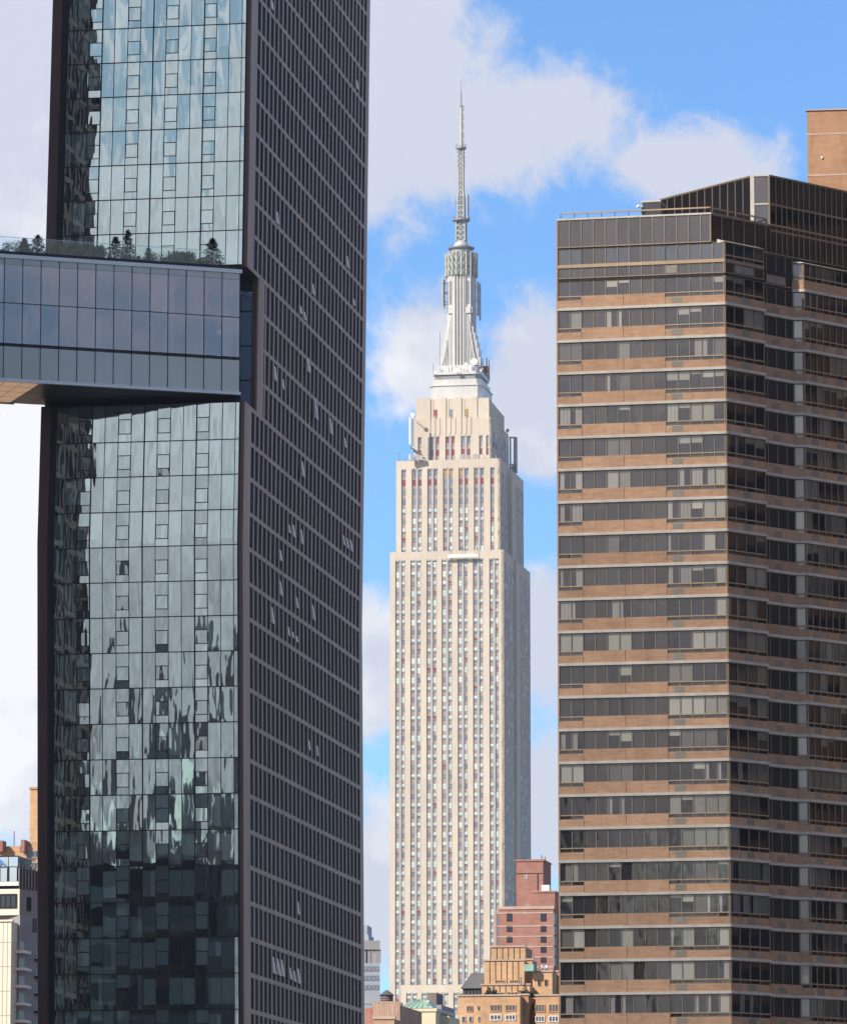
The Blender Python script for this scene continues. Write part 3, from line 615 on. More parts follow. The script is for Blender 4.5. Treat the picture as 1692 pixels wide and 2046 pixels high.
def bay_face(F, u0, u1, zt, zb, bays, wall, head, zwin_top, pitch, rows, prefix, red, first=None, lit=True):
    """piers of stone between recessed strips of windows; bays = list of (ua, ub, n windows)"""
    us = [u0] + [q for a in bays for q in a[:2]] + [u1]
    for i in range(0, len(us), 2): wall.fbox(F, us[i], us[i + 1], -1.0, 0.0, zb, zt, 'limestone')
    sp = MB()
    for ua, ub, n in bays:
        wall.fbox(F, ua, ub, -1.0, -0.02, zwin_top + 0.9, zt, 'limestone')
        for q in range(n):  # little stepped crown over each strip
            cxu = ua + (ub - ua)*(q + .5)/n; head.fbox(F, cxu - 0.75, cxu + 0.75, -0.3, 0.02, zwin_top + 0.35, zwin_top + 0.9, 'esb_metal')
        sp.fbox(F, ua, ub, -1.0, -0.5, zb, zwin_top + 0.9, 'esb_spandrel')
        wdt = (ub - ua)/n
        for q in range(1, n): sp.fbox(F, ua + q*wdt - 0.42, ua + q*wdt + 0.42, -0.5, -0.12, zb, zwin_top + 1.2, 'esb_metal')
        for q in range(n):
            a = ua + q*wdt + (0.30 if q == 0 else 0.45); e = ua + (q + 1)*wdt - (0.30 if q == n - 1 else 0.45)
            for r in range(rows):
                z = zwin_top - r*pitch - 2.0
                if z < zb + 0.3: break
                t = first(r, q, ua) if first else None
                esb_window(F, a, e, z, 1.95, -0.42, red, 0.16 if (r*7 + int(ua*3)) % 5 else 0.5, t)
                for g in (0.3, 0.7): sp.fbox(F, a + (e - a)*g - .09, a + (e - a)*g + .09, -0.5, -0.44, z - 1.35, z - 0.3, 'strip_dark')
    return sp
def zx(F, z, y): return F.u(z, y)
def bays_px(F, lst, y, org=760, s=4.0912): return [(F.u(org + a/s, y), F.u(org + b_/s, y), n) for a, b_, n in lst]
stone = MB(); head = MB()
ZB1 = GZE
sp1 = bay_face(E1, L1, 0, Z1, ZB1, bays_px(E1, [(122, 202, 2), (246, 331, 2), (377, 460, 2), (500, 586, 2), (631, 713, 2), (756, 839, 2), (889, 966, 2)], 1135), stone, head, zat(1119, EY), FP, 62, 'shaft', 0.05)
stone.build('shaft_wall', esb); sp1.build('shaft_spandrel', esb)
stone = MB()
def t2first(r, q, ua):
    if r == 0: return (0.42, 0.25, 0.02) if -23 < ua < -17.5 or (-17.5 < ua < -12 and q == 0) else random.choice(WC['pane'])
    if r == 1: return random.choice([(0.24, 0.018, 0.022), (0.20, 0.014, 0.02), (0.30, 0.04, 0.035)]) if not (-23 < ua < -17.5) else (WC['pane'][1])
    if r in (2, 3): return random.choice(WC['pane'])
    return None
sp2 = bay_face(E2, L2, 0, Z2, Z1 - 4, bays_px(E2, [(171, 209, 1), (256, 339, 2), (384, 466, 2), (511, 593, 2), (639, 719, 2), (764, 846, 2), (897, 931, 1)], 950), stone, head, zat(936, EY + 5), FP, 9, 'setback', 0.08, t2first)
stone.build('setback_wall', esb); sp2.build('setback_spandrel', esb)
stone = MB()
def t3first(r, q, ua): return [random.choice(WC['pane'] + WC['red']), random.choice([(0.20, 0.02, 0.025), (0.26, 0.045, 0.04)]), (0.25, 0.24, 0.24)][min(r, 2)]
zw3 = zat(872, EY + 17)
b3 = bays_px(E3, [(306, 336, 1), (403, 482, 2), (531, 608, 2), (658, 737, 2), (806, 835, 1), (863, 889, 1)], 880)
sp3 = bay_face(E3, L3, 0, Z3m, Z2 - 4, b3, stone, head, zw3, 4.6, 3, 'crown', 0, t3first)
# crown: flutes and a slightly smaller top block
E4 = Fr(*corner_at(977, 810, EY + 18), -10); L4 = E4.u(831, 810)
us = [E4.u(760 + q/4.0912, 815) for q in (290, 408, 430, 468, 488, 536, 557, 594, 614, 662, 685, 722, 742, 790, 812, 868, 886)]
S4 = Fr(E4.x, E4.y, 80)
stone.prism([E4(L4, -0.9, 0)[:2], E4(0, -0.9, 0)[:2], S4(D3, -0.9, 0)[:2], (E4(L4, -0.9, 0)[0] + S4.t[0]*D3, E4(L4, -0.9, 0)[1] + S4.t[1]*D3)], Z3m - 1, Z3 - 0.4, 'limestone')
for i in range(0, len(us) - 1):
    flat = i in (2, 6, 10)
    stone.fbox(E4, us[i], us[i + 1], -1.0, 0.0 if i % 4 == 0 else (-0.35 if not flat else -0.5), Z3m - 1.0, Z3 + (0.5 if i % 4 == 0 else 0), 'limestone')
for j, i in enumerate((2, 6, 10)):
    c = [(0.33, 0.05, 0.05), (0.20, 0.23, 0.30), (0.38, 0.24, 0.03)][j]; m = MB()
    za, zc = zat(833, EY + 17) + 0.2, zat(814, EY + 17); zm_ = za + (zc - za)*0.35
    m.face([E4(us[i] + .2, -0.46, za), E4(us[i + 1] - .2, -0.46, za), E4(us[i + 1] - .2, -0.46, zm_), E4(us[i] + .2, -0.46, zm_)], 'far_window', (0.2, 0.2, 0.2))
    m.face([E4(us[i] + .2, -0.46, zm_), E4(us[i + 1] - .2, -0.46, zm_), E4(us[i + 1] - .2, -0.46, zc), E4(us[i] + .2, -0.46, zc)], 'far_window', c); wins.append(m)
for ua, ub, n in b3[1:4]:
    for k in range(3): stone.fbox(E3, ua + (ub - ua)*k/2 - 0.25, ua + (ub - ua)*k/2 + 0.25, -0.2, 0.22, zw3 + 1.5, Z3m + 0.6, 'limestone')
stone.build('crown_wall', esb); sp3.build('crown_spandrel', esb)
# shaded north side: piers, recessed slot, windows
side = MB(); ssp = MB()
def side_face(F, segs_, zt, zb, nb):
    for (a, e), n in zip(segs_, nb):
        st = (e - a)/n
        for k in range(n):
            wd = st*0.64; c = a + (k + .5)*st
            side.fbox(F, a + k*st, c - wd/2, -1.0, 0.0, zb, zt, 'limestone'); side.fbox(F, c + wd/2, a + (k + 1)*st, -1.0, 0.0, zb, zt, 'limestone')
            side.fbox(F, c - wd/2, c + wd/2, -1.0, -0.01, zt - 4.6, zt, 'limestone'); ssp.fbox(F, c - wd/2, c + wd/2, -1.0, -0.13, zb, zt - 4.6, 'esb_spandrel')
            z = zt - 4.8 - 2
            while z > zb + .5:
                for s_ in (0, 1):
                    m = MB(); u0 = c - wd/2 + s_*wd/2 + .12; u1 = u0 + wd/2 - .24; q = R()
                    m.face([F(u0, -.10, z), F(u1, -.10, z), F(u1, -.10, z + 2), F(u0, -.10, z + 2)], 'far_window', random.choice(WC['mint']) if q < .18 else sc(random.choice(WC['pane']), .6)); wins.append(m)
                z -= FP
side_face(S1, [(0.0, N1a), (N1b + 8.5, D1)], Z1, GZE, [5, 6]); side.fbox(S1, N1b, N1b + 8.5, -1, 0, GZE, Z1, 'limestone')
side_face(S2, [(0.0, N2a), (N2b + 8.5, D2)], Z2, Z1 - 2, [4, 5]); side.fbox(S2, N2b, N2b + 8.5, -1, 0, Z1 - 2, Z2, 'limestone')
side_face(S3, [(3, D3)], Z3m, Z2 - 2, [6]); side.fbox(S3, 0, 3, -1, 0, Z2 - 2, Z3m, 'limestone')
for F, a, e, z0, z1 in ((S1, N1a, N1b, GZE, Z1), (S2, N2a, N2b, Z1 - 2, Z2)):
    ssp.fbox(F, a - 1, e + 1, -6, -5, z0, z1 - 6, 'esb_spandrel')
    z = z1 - 9
    while z > z0: ssp.fbox(F, a + .6, e - .6, -5.0, -4.95, z, z + 2, 'dark_metal'); z -= FP
side.build('side_wall', esb); ssp.build('side_spandrel', esb); head.build('strip_crown', esb)
# body behind
b = MB()
def body(F, L, Sx, D, z0, z1, a, e, ins=0.99):
    def P(u, d): q = F(u, 0, 0); return (q[0] + Sx.t[0]*d, q[1] + Sx.t[1]*d)
    for u0, u1, d0, d1 in ((L + .0, -ins, ins, D), (-7, -ins + .0, ins, a)) if False else ((L, -6.0, ins, D), (-6.0, -ins, ins, a), (-6.0, -ins, e, D)):
        b.prism([P(u0, d0), P(u1, d0), P(u1, d1), P(u0, d1)], z0, z1 - 0.05, 'limestone', 'dark_roof')
body(E1, L1, S1, D1, GZE, Z1, N1a, N1b); body(E2, L2, S2, D2, Z1 - 1, Z2, N2a, N2b); body(E3, L3, S3, D3, Z2 - 1, Z3m, 3, 3.1)
b.build('core', esb)
# base wing at the foot
E0 = Fr(*corner_at(985, 1990, EY - 12), -10); l0 = E0.u(801, 1990); Z0 = zat(1967.5, EY - 12)
stone = MB(); head = MB()
sp0 = bay_face(E0, l0, 0, Z0, GZE, [(E0.u(720 + a/4.0286, 1990), E0.u(720 + e/4.0286, 1990), 2) for a, e in ((368, 456), (493, 580), (622, 706), (748, 832))], stone, head, zat(1988, EY - 12), FP, 20, 'base', 0.1)
stone.prism([E0(l0, -1, 0)[:2], E0(0, -1, 0)[:2], E0(0, -11.5, 0)[:2], E0(l0, -11.5, 0)[:2]], GZE, Z0 - 0.1, 'limestone', 'dark_roof')
stone.build('base_wall', esb); sp0.build('base_spandrel', esb); head.build('strip_crown', esb)
emit(wins, 'window', esb, low=1960)
# mast ---------------------------------------------------------------
mx, my = xat(921.5, 600, EY + 38), EY + 38
def mz(py): return zat(py, my)
PXM = my/FPX
def rect(hw, hd, cx=mx, cy=my):
    a = radians(-10); t = (cos(a), sin(a)); n_ = (sin(a), -cos(a))
    return [(cx + u*t[0] + w*n_[0], cy + u*t[1] + w*n_[1]) for u, w in ((-hw, hd), (hw, hd), (hw, -hd), (-hw, -hd))]
def chrect(hw, hd, c):
    a = radians(-10); t = (cos(a), sin(a)); n_ = (sin(a), -cos(a))
    return [(mx + u*t[0] + w*n_[0], my + u*t[1] + w*n_[1]) for u, w in ((-hw + c, hd), (hw - c, hd), (hw, hd - c), (hw, -hd + c), (hw - c, -hd), (-hw + c, -hd), (-hw, -hd + c), (-hw, hd - c))]
b = MB()
b.prism(chrect(9.9, 12.4, 1.7), Z3 - 0.6, mz(779), 'mast_metal'); b.prism(chrect(9.3, 11.7, 1.5), mz(779), mz(768), 'mast_metal'); b.prism(chrect(8.5, 10.7, 1.4), mz(768), mz(758), 'mast_dark')
b.prism(chrect(9.1, 11.3, 1.7), mz(758), mz(752), 'mast_metal'); b.prism(chrect(7.7, 8.2, 1.3), mz(752), mz(737), 'mast_metal')
b.prism(chrect(10.3, 12.8, 1.8), mz(781.5), mz(780), 'mast_metal')
b.build('observatory_tier', esb)
b = MB()
for k in range(13):
    u = -8.2 + k*1.36; p = rect(0.001, 0.001); a = radians(-10); c = (mx + u*cos(a) + 12*sin(a), my + u*sin(a) - 12*cos(a))
    b.tube((*c, Z3 - 0.5), (*c, Z3 + rr(1.6, 3.0)), 0.22, 'mast_metal')
    if k % 2: b.tube((*c, Z3 + 1.4), (c[0] + 1.36*cos(a), c[1] + 1.36*sin(a), Z3 + 1.4), 0.12, 'mast_metal')
    c2 = (mx + u*0.85*cos(a) + 8.4*sin(a), my + u*.85*sin(a) - 8.4*cos(a)); b.tube((*c2, mz(753)), (*c2, mz(753) + rr(1.2, 2.6)), 0.16, 'mast_metal')
b.build('deck_fence', esb)
b = MB()
hw = 8.1
zA, zB_, zC = mz(738), mz(634), mz(551)
b.prism(rect(2.5, 4.9), zA, zC, 'mast_metal'); b.prism(rect(4.9, 2.5), zA, zC, 'mast_metal'); b.prism(rect(4.3, 4.3), zA, zC + .2, 'mast_metal')
F = Fr(mx, my, -10); Fs = Fr(mx, my, 80)
for FF in (F, Fs):
    for u in (-1.7, -0.62, 0.62, 1.7): b.fbox(FF, u - 0.2, u + 0.2, 4.9, 5.35, zA, zC, 'mast_metal')
    for u in (-1.16, 0, 1.16): b.fbox(FF, u - 0.34, u + 0.34, 4.9, 4.96, zA, zC, 'mast_dark')
b.build('mast_shaft', esb)
for FF in (F, Fs):
    for s_ in (-1, 1):
        b = MB()   # stepped wings fanning outwards at the foot of the mast
        if FF is F:
            for k in range(8):
                q = k/7; u0 = 2.6 + q*4.6; zt_ = zA + (mz(632) - zA)*(1 - q**1.5*0.80); dep = 4.25 - 0.12*k
                b.fbox(FF, min(s_*u0, s_*(u0 + .62)), max(s_*u0, s_*(u0 + .62)), -dep, dep, zA, zt_, 'mast_metal')
                b.hexa([FF(s_*(u0 + .3) - .13, dep + .45, zA), FF(s_*(u0 + .3) + .13, dep + .45, zA), FF(s_*(u0 + .3) + .13, dep - .1, zA), FF(s_*(u0 + .3) - .13, dep - .1, zA),
                        FF(s_*(u0*.55 + 1.5) - .13, 4.6, zt_), FF(s_*(u0*.55 + 1.5) + .13, 4.6, zt_), FF(s_*(u0*.55 + 1.5) + .13, 4.2, zt_), FF(s_*(u0*.55 + 1.5) - .13, 4.2, zt_)], 'mast_metal')
            b.build('wing', esb)
        w = MB(); w.fbox(FF, s_*3.35 - 0.5, s_*3.35 + 0.5, 4.28, 4.36, mz(612), mz(565), 'mast_dark'); w.build('mast_window', esb)
        w = MB(); w.fbox(FF, s_*3.4 - .85, s_*3.4 + .85, 4.3, 4.85, mz(630), mz(618), 'mast_metal'); w.build('mast_ledge', esb)
b = MB(); b.lathe(mx, my, [(5.1, zC), (5.1, mz(508)), (3.9, mz(506)), (3.9, mz(497))], 24, 'drum_wall'); b.build('drum', esb)
b = MB(); r = 6.0; z0, z1 = mz(552), mz(508)
for k in range(20):
    t = 2*pi*k/20; t2 = 2*pi*(k + 1)/20; p = lambda t, z: (mx + r*cos(t), my + r*sin(t), z)
    b.tube(p(t, z0 - .4), p(t, z1 + .3), 0.3, 'lattice_metal')
    for q in range(3):
        za, ze = z0 + (z1 - z0)*q/3, z0 + (z1 - z0)*(q + 1)/3
        b.tube(p(t, za), p(t2, ze), 0.15, 'lattice_green'); b.tube(p(t2, za), p(t, ze), 0.15, 'lattice_metal'); b.tube(p(t, za), p(t2, za), 0.17, 'lattice_green')
    b.tube(p(t, z1), p(t2, z1), 0.2, 'lattice_green')
b.build('antenna_cage', esb)
b = MB(); b.lathe(mx, my, [(3.9, mz(500)), (5.0, mz(497.5)), (5.0, mz(495)), (3.2, mz(493.5))], 24, 'mast_dark')
for k in range(16): t = 2*pi*k/16; b.tube((mx + 4.9*cos(t), my + 4.9*sin(t), mz(495)), (mx + 4.9*cos(t), my + 4.9*sin(t), mz(492)), 0.1, 'mast_dark')
b.build('top_deck', esb)
b = MB(); b.lathe(mx, my, [(3.0, mz(494)), (2.85, mz(490)), (2.5, mz(486)), (1.8, mz(482))], 20, 'mast_metal'); b.build('dome', esb, smooth=True)
def truss(b, hw0, hw1, z0, z1, n, m, r=0.22):
    def P(k, q, hw): a = radians(35) + k*pi/2; return (mx + hw*1.2*cos(a), my + hw*1.2*sin(a), z0 + (z1 - z0)*q)
    for k in range(4):
        b.tube(P(k, 0, hw0), P(k, 1, hw1), r*1.5, m)
        for j in range(n):
            q0, q1 = j/n, (j + 1)/n; h0, h1 = hw0 + (hw1 - hw0)*q0, hw0 + (hw1 - hw0)*q1
            b.tube(P(k, q0, h0), P((k + 1) % 4, q1, h1), r, m, n=4); b.tube(P((k + 1) % 4, q0, h0), P(k, q1, h1), r*.8, m, n=4); b.tube(P(k, q0, h0), P((k + 1) % 4, q0, h0), r*.8, m, n=4)
    b.tube((mx, my, z0), (mx, my, z1), hw0*0.32, m)
ant = MB(); truss(ant, 2.0, 1.95, mz(482), mz(441), 4, 'lattice_metal', .2); truss(ant, 1.4, 1.35, mz(441), mz(392), 5, 'lattice_metal', .17); truss(ant, 1.35, 1.1, mz(392), mz(382), 1, 'lattice_metal', .15); truss(ant, 1.1, 1.05, mz(382), mz(296), 9, 'lattice_metal', 0.13)
ao = ant.build('antenna_lattice', esb)
b = MB()
for k in range(4):
    a = radians(35) + k*pi/2
    for j in range(5):
        z = mz(447 + j*8); b.tube((mx + 1.9*cos(a), my + 1.9*sin(a), z), (mx + 2.6*cos(a), my + 2.6*sin(a), z), 0.22, 'mast_dark')
    for j in range(4):
        z = mz(304 + j*9); b.tube((mx + 1.1*cos(a), my + 1.1*sin(a), z), (mx + 1.75*cos(a), my + 1.75*sin(a), z), 0.2, 'mast_dark')
b.build('aerial_stub', ao)
for z, r in ((mz(440), 3.3), (mz(296), 1.95)):
    b = MB(); b.lathe(mx, my, [(.8, z - .6), (r, z - .25), (r, z + .35), (.8, z + .7)], 16, 'mast_dark')
    for k in range(10): t = 2*pi*k/10; b.tube((mx + (r - .1)*cos(t), my + (r - .1)*sin(t), z + .4), (mx + (r - .1)*cos(t), my + (r - .1)*sin(t), z + 1.6), .12, 'mast_dark')
    b.build('ring_platform', ao)
b = MB(); b.tube((mx + 2.3, my - .5, mz(438)), (mx + 2.3, my - .5, mz(388)), 0.32, 'esb_metal', n=8); b.tube((mx + 2.75, my + .3, mz(440)), (mx + 2.75, my + .3, mz(387)), 0.18, 'mast_dark')
b.tube((mx - 2.0, my, mz(412)), (mx - 2.0, my, mz(396)), 0.1, 'mast_dark'); b.build('side_antenna', ao)
b = MB(); b.tube((mx, my, mz(296)), (mx, my, mz(212)), .68, 'lattice_metal', 0.55, 8)
for k in range(5): z = mz(292 - k*18); b.tube((mx + 0.4, my, z), (mx + .95, my, z), 0.12, 'mast_dark'); b.tube((mx + .9, my, z - .2), (mx + .9, my, z + 2.2), 0.12, 'mast_dark')
b.build('antenna_pole', ao)
b = MB(); b.lathe(mx, my, [(0.3, mz(212.5)), (.7, mz(212)), (.7, mz(211)), (.3, mz(210))], 10, 'mast_dark'); b.tube((mx, my, mz(211)), (mx, my, mz(184)), 0.34, 'mast_dark', 0.25, 8); b.tube((mx, my, mz(184)), (mx, my, mz(160)), 0.16, 'mast_dark', 0.06, 6); b.build('needle', ao)
# dishes and masts on the setbacks
def dish(px, py, Y, r, m='white_trim'):
    x, y, z = pt(px, py, Y); b = MB(); b.lathe(0, 0, [(r*.1, -r*.3), (r*.7, -r*.12), (r, 0.02), (r, 0.1)], 14, m)
    R_ = Vector((-.35, -1, .1)).to_track_quat('Z', 'Y').to_matrix(); b.v = [tuple(R_ @ Vector(v) + Vector((x, y, z))) for v in b.v]
    b.tube((x, y + .3, z), (x, y + 3.5, z - .4), 0.15, 'mast_dark'); b.build('satellite_dish', esb)
dish(947, 722, my - 9.4, 1.3); dish(931, 728, my - 8.6, 0.7); dish(911, 740, my - 13, .9); dish(824, 829, EY + 17, 0.8); dish(1014, 860, EY + 40, 0.7, 'esb_metal'); dish(869, 744, my - 12, .5)
def rods(name, lst, m='esb_metal'):
    b = MB()
    for px, y0, y1, Y, r in lst: p = pt(px, y0, Y); b.tube(p, (p[0], p[1], zat(y1, Y)), r, m)
    b.build(name, esb)
rods('whip_antenna', [(797, 922, 903, EY + 6, .15), (865.5, 752, 727, my - 8, .14), (879, 735, 664, my - 6, .12), (972.5, 752, 714, my, .2), (977, 752, 718, my, .15), (811, 922, 912, EY + 5.4, .12), (963, 746, 724, my - 4, .3), (975, 760, 735, my + 3, .12)], 'mast_dark')
for px, y0, y1, Y in ((884.5, 610, 556, my - 4), (887.5, 617, 556, my - 3), (955, 630, 562, my + 1), (959, 640, 566, my + 2)):
    b = MB(); p = pt(px, y0, Y); b.tube(p, (p[0], p[1], zat(y1, Y)), 0.36, 'esb_metal')
    for q in (0.15, .5, .85): z = p[2] + (zat(y1, Y) - p[2])*q; b.tube((p[0], p[1], z), (mx + (p[0] - mx)*.6, my - 2, z), 0.15, 'mast_dark')
    b.build('panel_antenna', esb)
for px, y0, y1, Y, w in ((820, 888, 834, EY + 15, .5), (825.5, 895, 830, EY + 15.5, .3)): b = MB(); p = pt(px, y0, Y); b.tube(p, (p[0], p[1], zat(y1, Y)), w, 'white_trim', n=8); b.tube((p[0], p[1], p[2] - 1), (p[0] + 4.5, p[1] + 1, p[2] - 4), .3, 'mast_dark'); b.build('rooftop_antenna', esb)
b = MB()
for px, y0, y1, Y in ((1019.5, 940, 874, EY + 45), (1030, 945, 874, EY + 48)): p = pt(px, y0, Y); b.tube(p, (p[0], p[1], zat(y1, Y)), 0.75 if px > 1025 else .35, 'esb_metal', n=8)
for y in (874, 928, 935, 942): p, q = pt(1018, y, EY + 45), pt(1030, y, EY + 48); b.tube(p, q, .3, 'mast_dark')
for k in range(6): p = pt(1018 + k*2.4, 950, EY + 46); b.tube(p, (p[0], p[1], zat(930, EY + 46)), .2, 'mast_dark')
b.build('rooftop_antenna', esb)
for k in range(34):  # small plant along the setback parapets
    b = MB()
    px = rr(815, 850) if k < 9 else rr(905, 990); p = pt(px, 920, EY + 8); h = rr(.6, 2.2); b.fbox(Fr(p[0], p[1], -10), 0, rr(.3, 1.6), -1, 0, Z2 - .2, Z2 + h, random.choice(['mast_dark', 'esb_metal', 'esb_metal', 'limestone'])); b.build('equipment_box', esb)
for k in range(46):
    b = MB()
    t = rr(-1, 1); q = rect(7*t, 8.6) if k % 2 else rect(8.4, 9*t); p = q[0] if k % 2 else q[1]; h = rr(.8, 3.2); z = mz(752) if k < 20 else mz(779)
    b.fbox(Fr(p[0], p[1], -10), 0, rr(.3, 1.1), -.8, 0, z - .3, z + h*.8, random.choice(['mast_dark', 'mast_metal', 'white_trim', 'mast_metal'])); b.build('equipment_box', esb)
p = pt(963, 735, my - 2); b = MB(); b.fbox(Fr(p[0], p[1], -10), 0, 2.6, -2, 0, mz(745), mz(733), 'rusty_copper'); b.build('rusty_box', esb)
# suspended work platform
p = pt(925, 1111, EY - 1.2); wp = thing('work_platform', 'white suspended work platform hanging on the pale skyscraper below its setback edge', 'platform', (p[0], p[1], zat(1117, EY - 1.2)))
P0 = Fr(ex + 0, EY, -10); ua, ub = P0.u(896, 1110), P0.u(954, 1110); za, zc = zat(1114, EY), zat(1106.5, EY)
b = MB(); b.fbox(P0, ua, ub, 0.5, 1.7, za, za + .25, 'white_trim'); b.fbox(P0, ua, ub, 1.62, 1.7, za, zc, 'white_trim'); b.build('cradle', wp)
b = MB()
for u in (ua + .2, (ua + ub)/2, ub - .2): b.tube(P0(u, 1.0, za), P0(u, 1.0, Z1 + 1.4), .1, 'mast_dark'); b.tube(P0(u, 1.0, Z1 + 1.3), P0(u, -1.5, Z1 + .3), .12, 'mast_dark')
b.build('suspension_cable', wp)
# ================================================================== brown brick and bronze glass apartment tower on the right
AX, AY = pt(1116, 1000, 453.2)[:2]
RL = Fr(AX, AY, -12)
UBc = RL.u(1452, 1000)
RA = 43
p = RL(UBc, 0, 0); R1 = Fr(p[0], p[1], RA)
MODW = UBc/14
def zy(py): return RL.z(1116, py)
apt = thing('apartment_tower', 'brown brick and dark bronze glass apartment tower with pale sill bands, right side', 'building', (AX, AY, GZ))
zs0, zsN = zy(618.2), zy(1987); FHT = (zs0 - zsN)/21
SILL = [zs0 - k*FHT for k in range(0, 32) if zs0 - k*FHT > GZ]
U1 = R1.u(1528, 700)                              # end of the first bay on the right hand side
RECESS = 1.0
RM = Fr(*R1(0, -RECESS, 0)[:2], RA)               # main wall plane on the right hand side
uN = None
# where the main right wall meets the left wall
def isect(F1, F2):
    d = F1.t[0]*F2.t[1] - F1.t[1]*F2.t[0]; dx, dy = F2.x - F1.x, F2.y - F1.y
    return (dx*F2.t[1] - dy*F2.t[0])/d, (dx*F1.t[1] - dy*F1.t[0])/d
uNL, uNM = isect(RL, RM)
uA2 = RM.u(1586, 700)                             # second bay begins
q = RM(uA2, 0, 0); CH = Fr(q[0], q[1], -8); uC = CH.u(1607, 700)
q = CH(uC, 0, 0); R3 = Fr(q[0], q[1], RA); U3 = R3.u(1790, 700)
u39 = RM.u(1539.5, 600); uE = RM.u(1800, 700)
ztop = zy(440.5); zp0 = zy(494); zA1 = zy(497); zA0 = zy(529.5); zS1 = zy(536); zS0 = zy(556); zB1 = zy(562)
winA = []; framing = MB(); brickm = []; sills = []; panels = []; vents = []
OBJ = dict()
def pane_cols():
    r = R()
    if r < .45: return 'dark', sc((0.016, 0.016, 0.02), rr(.6, 1.8))
    if r < .70: return 'plain', sc(random.choice([(0.17, 0.16, 0.14), (0.30, 0.29, 0.24), (0.36, 0.345, 0.30), (0.10, 0.095, 0.09), (0.24, 0.23, 0.20)]), rr(.8, 1.15))
    if r < .86: return 'half', sc((0.34, 0.33, 0.28), rr(.7, 1.1))
    return 'curtain', sc((0.30, 0.28, 0.26), rr(.7, 1.1))
def pane(F, u0, u1, z0, z1, w, gl, style=None, k=1.0):
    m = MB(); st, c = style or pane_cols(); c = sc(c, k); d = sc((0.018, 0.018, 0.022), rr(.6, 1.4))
    o = [rr(-.004, .004) for _ in range(3)]
    P = lambda a, b_: F(u0 + (u1 - u0)*a, w + o[0] + (o[1] - o[0])*a + (o[2] - o[0])*b_, z0 + (z1 - z0)*b_)
    def f(a, e, b0, b1, col): m.face([P(a, b0), P(e, b0), P(e, b1), P(a, b1)], gl, col)
    if st == 'half':
        h = rr(.4, .85); f(0, 1, 0, h, d); f(0, 1, h, 1, c)
        if R() < .35: m.face([P(.55, 0.0), P(.8, 0.0), P(.72, .22), P(.6, .18)], gl, sc((.25, .2, .15), rr(.5, 1.2))) if False else None
    elif st == 'curtain':
        n = 6
        g = random.choice(((0, .45), (.4, 1), (0, 1), (0, .3)))
        if g[0] > 0: f(0, g[0], 0, 1, d)
        if g[1] < 1: f(g[1], 1, 0, 1, d)
        for i in range(n): f(g[0] + (g[1] - g[0])*i/n, g[0] + (g[1] - g[0])*(i + 1)/n, 0, 1, sc(c, 1.12 if i % 2 else .86))
    else: f(0, 1, 0, 1, c)
    winA.append(m)
GW = -0.16
def vmull(F, u, z0, z1, w=GW, t=0.036): framing.fbox(F, u - t, u + t, w - 0.05, w + 0.10, z0, z1, 'bronze_frame')
def glazed(F, us, z0, z1, gl, bay, kinds, k=1.0, styles=None, w=GW):
    """one storey of glass between mullions at us; kinds: 'w' window, 'p' dark panel"""
    rail = z0 + 0.36
    for i in range(len(us) - 1):
        a, e = us[i] + .035, us[i + 1] - .035
        if kinds[i] == 'w':
            st = styles[i] if styles else None
            if bay:
                pane(F, a, e, rail + .05, z1, w, gl, st, k); s2 = ('dark', sc((0.03, 0.03, 0.03), rr(.5, 1.5))); pane(F, a, e, z0, rail - .05, w, gl, s2, k)
            else: pane(F, a, e, z0, z1, w, gl, st, k)
        else:
            b = MB()
            if F in (R1, RM, R3) or F.t[0] < .7: b.fbox(F, a, e, w - .05, w + .01, z0, z1, 'panel_shade')  # these faces mirror dark surroundings, here put into a blacker panel colour
            else: o = [rr(-.004, .004) for _ in range(3)]; b.face([F(a, w + o[0], z0), F(e, w + o[1], z0), F(e, w + o[2], z1), F(a, w + o[0] + o[2] - o[1], z1)], 'bronze_glass', sc((0.036, 0.03, 0.029), rr(.75, 1.25)))
            panels.append(b)
    for u in us: vmull(F, u, z0, z1, w)
    if bay: framing.fbox(F, us[0], us[-1], w - .05, w + .13, rail - .05, rail + .05, 'bronze_rail')
    framing.fbox(F, us[0], us[-1], w - .05, w + .06, z1 - 0.05, z1, 'bronze_frame'); framing.fbox(F, us[0], us[-1], w - .05, w + .06, z0 - 0.03, z0 + .03, 'bronze_frame')
usL = [i*MODW for i in range(15)]
us1 = [U1*i/4 for i in range(5)]
us2 = [U1 + (uA2 - U1)*q for q in (0.02, 0.30, 0.55, 0.80, 1.0)]
us3 = [0]
while us3[-1] < U3 - .1: us3.append(us3[-1] + 0.855)
def blindset(n, p=.5):
    """neighbouring panes of one flat share their blinds"""
    st = []
    while len(st) < n:
        s_ = pane_cols(); l = random.choice((1, 2, 2, 3)); st += [(s_[0], sc(s_[1], rr(.92, 1.08))) for _ in range(l)]
    return st[:n]
HB, HF = 0.62, 1.0
R_SHADE = 0.55  # darker tone of the shaded right hand faces, put into the room colours
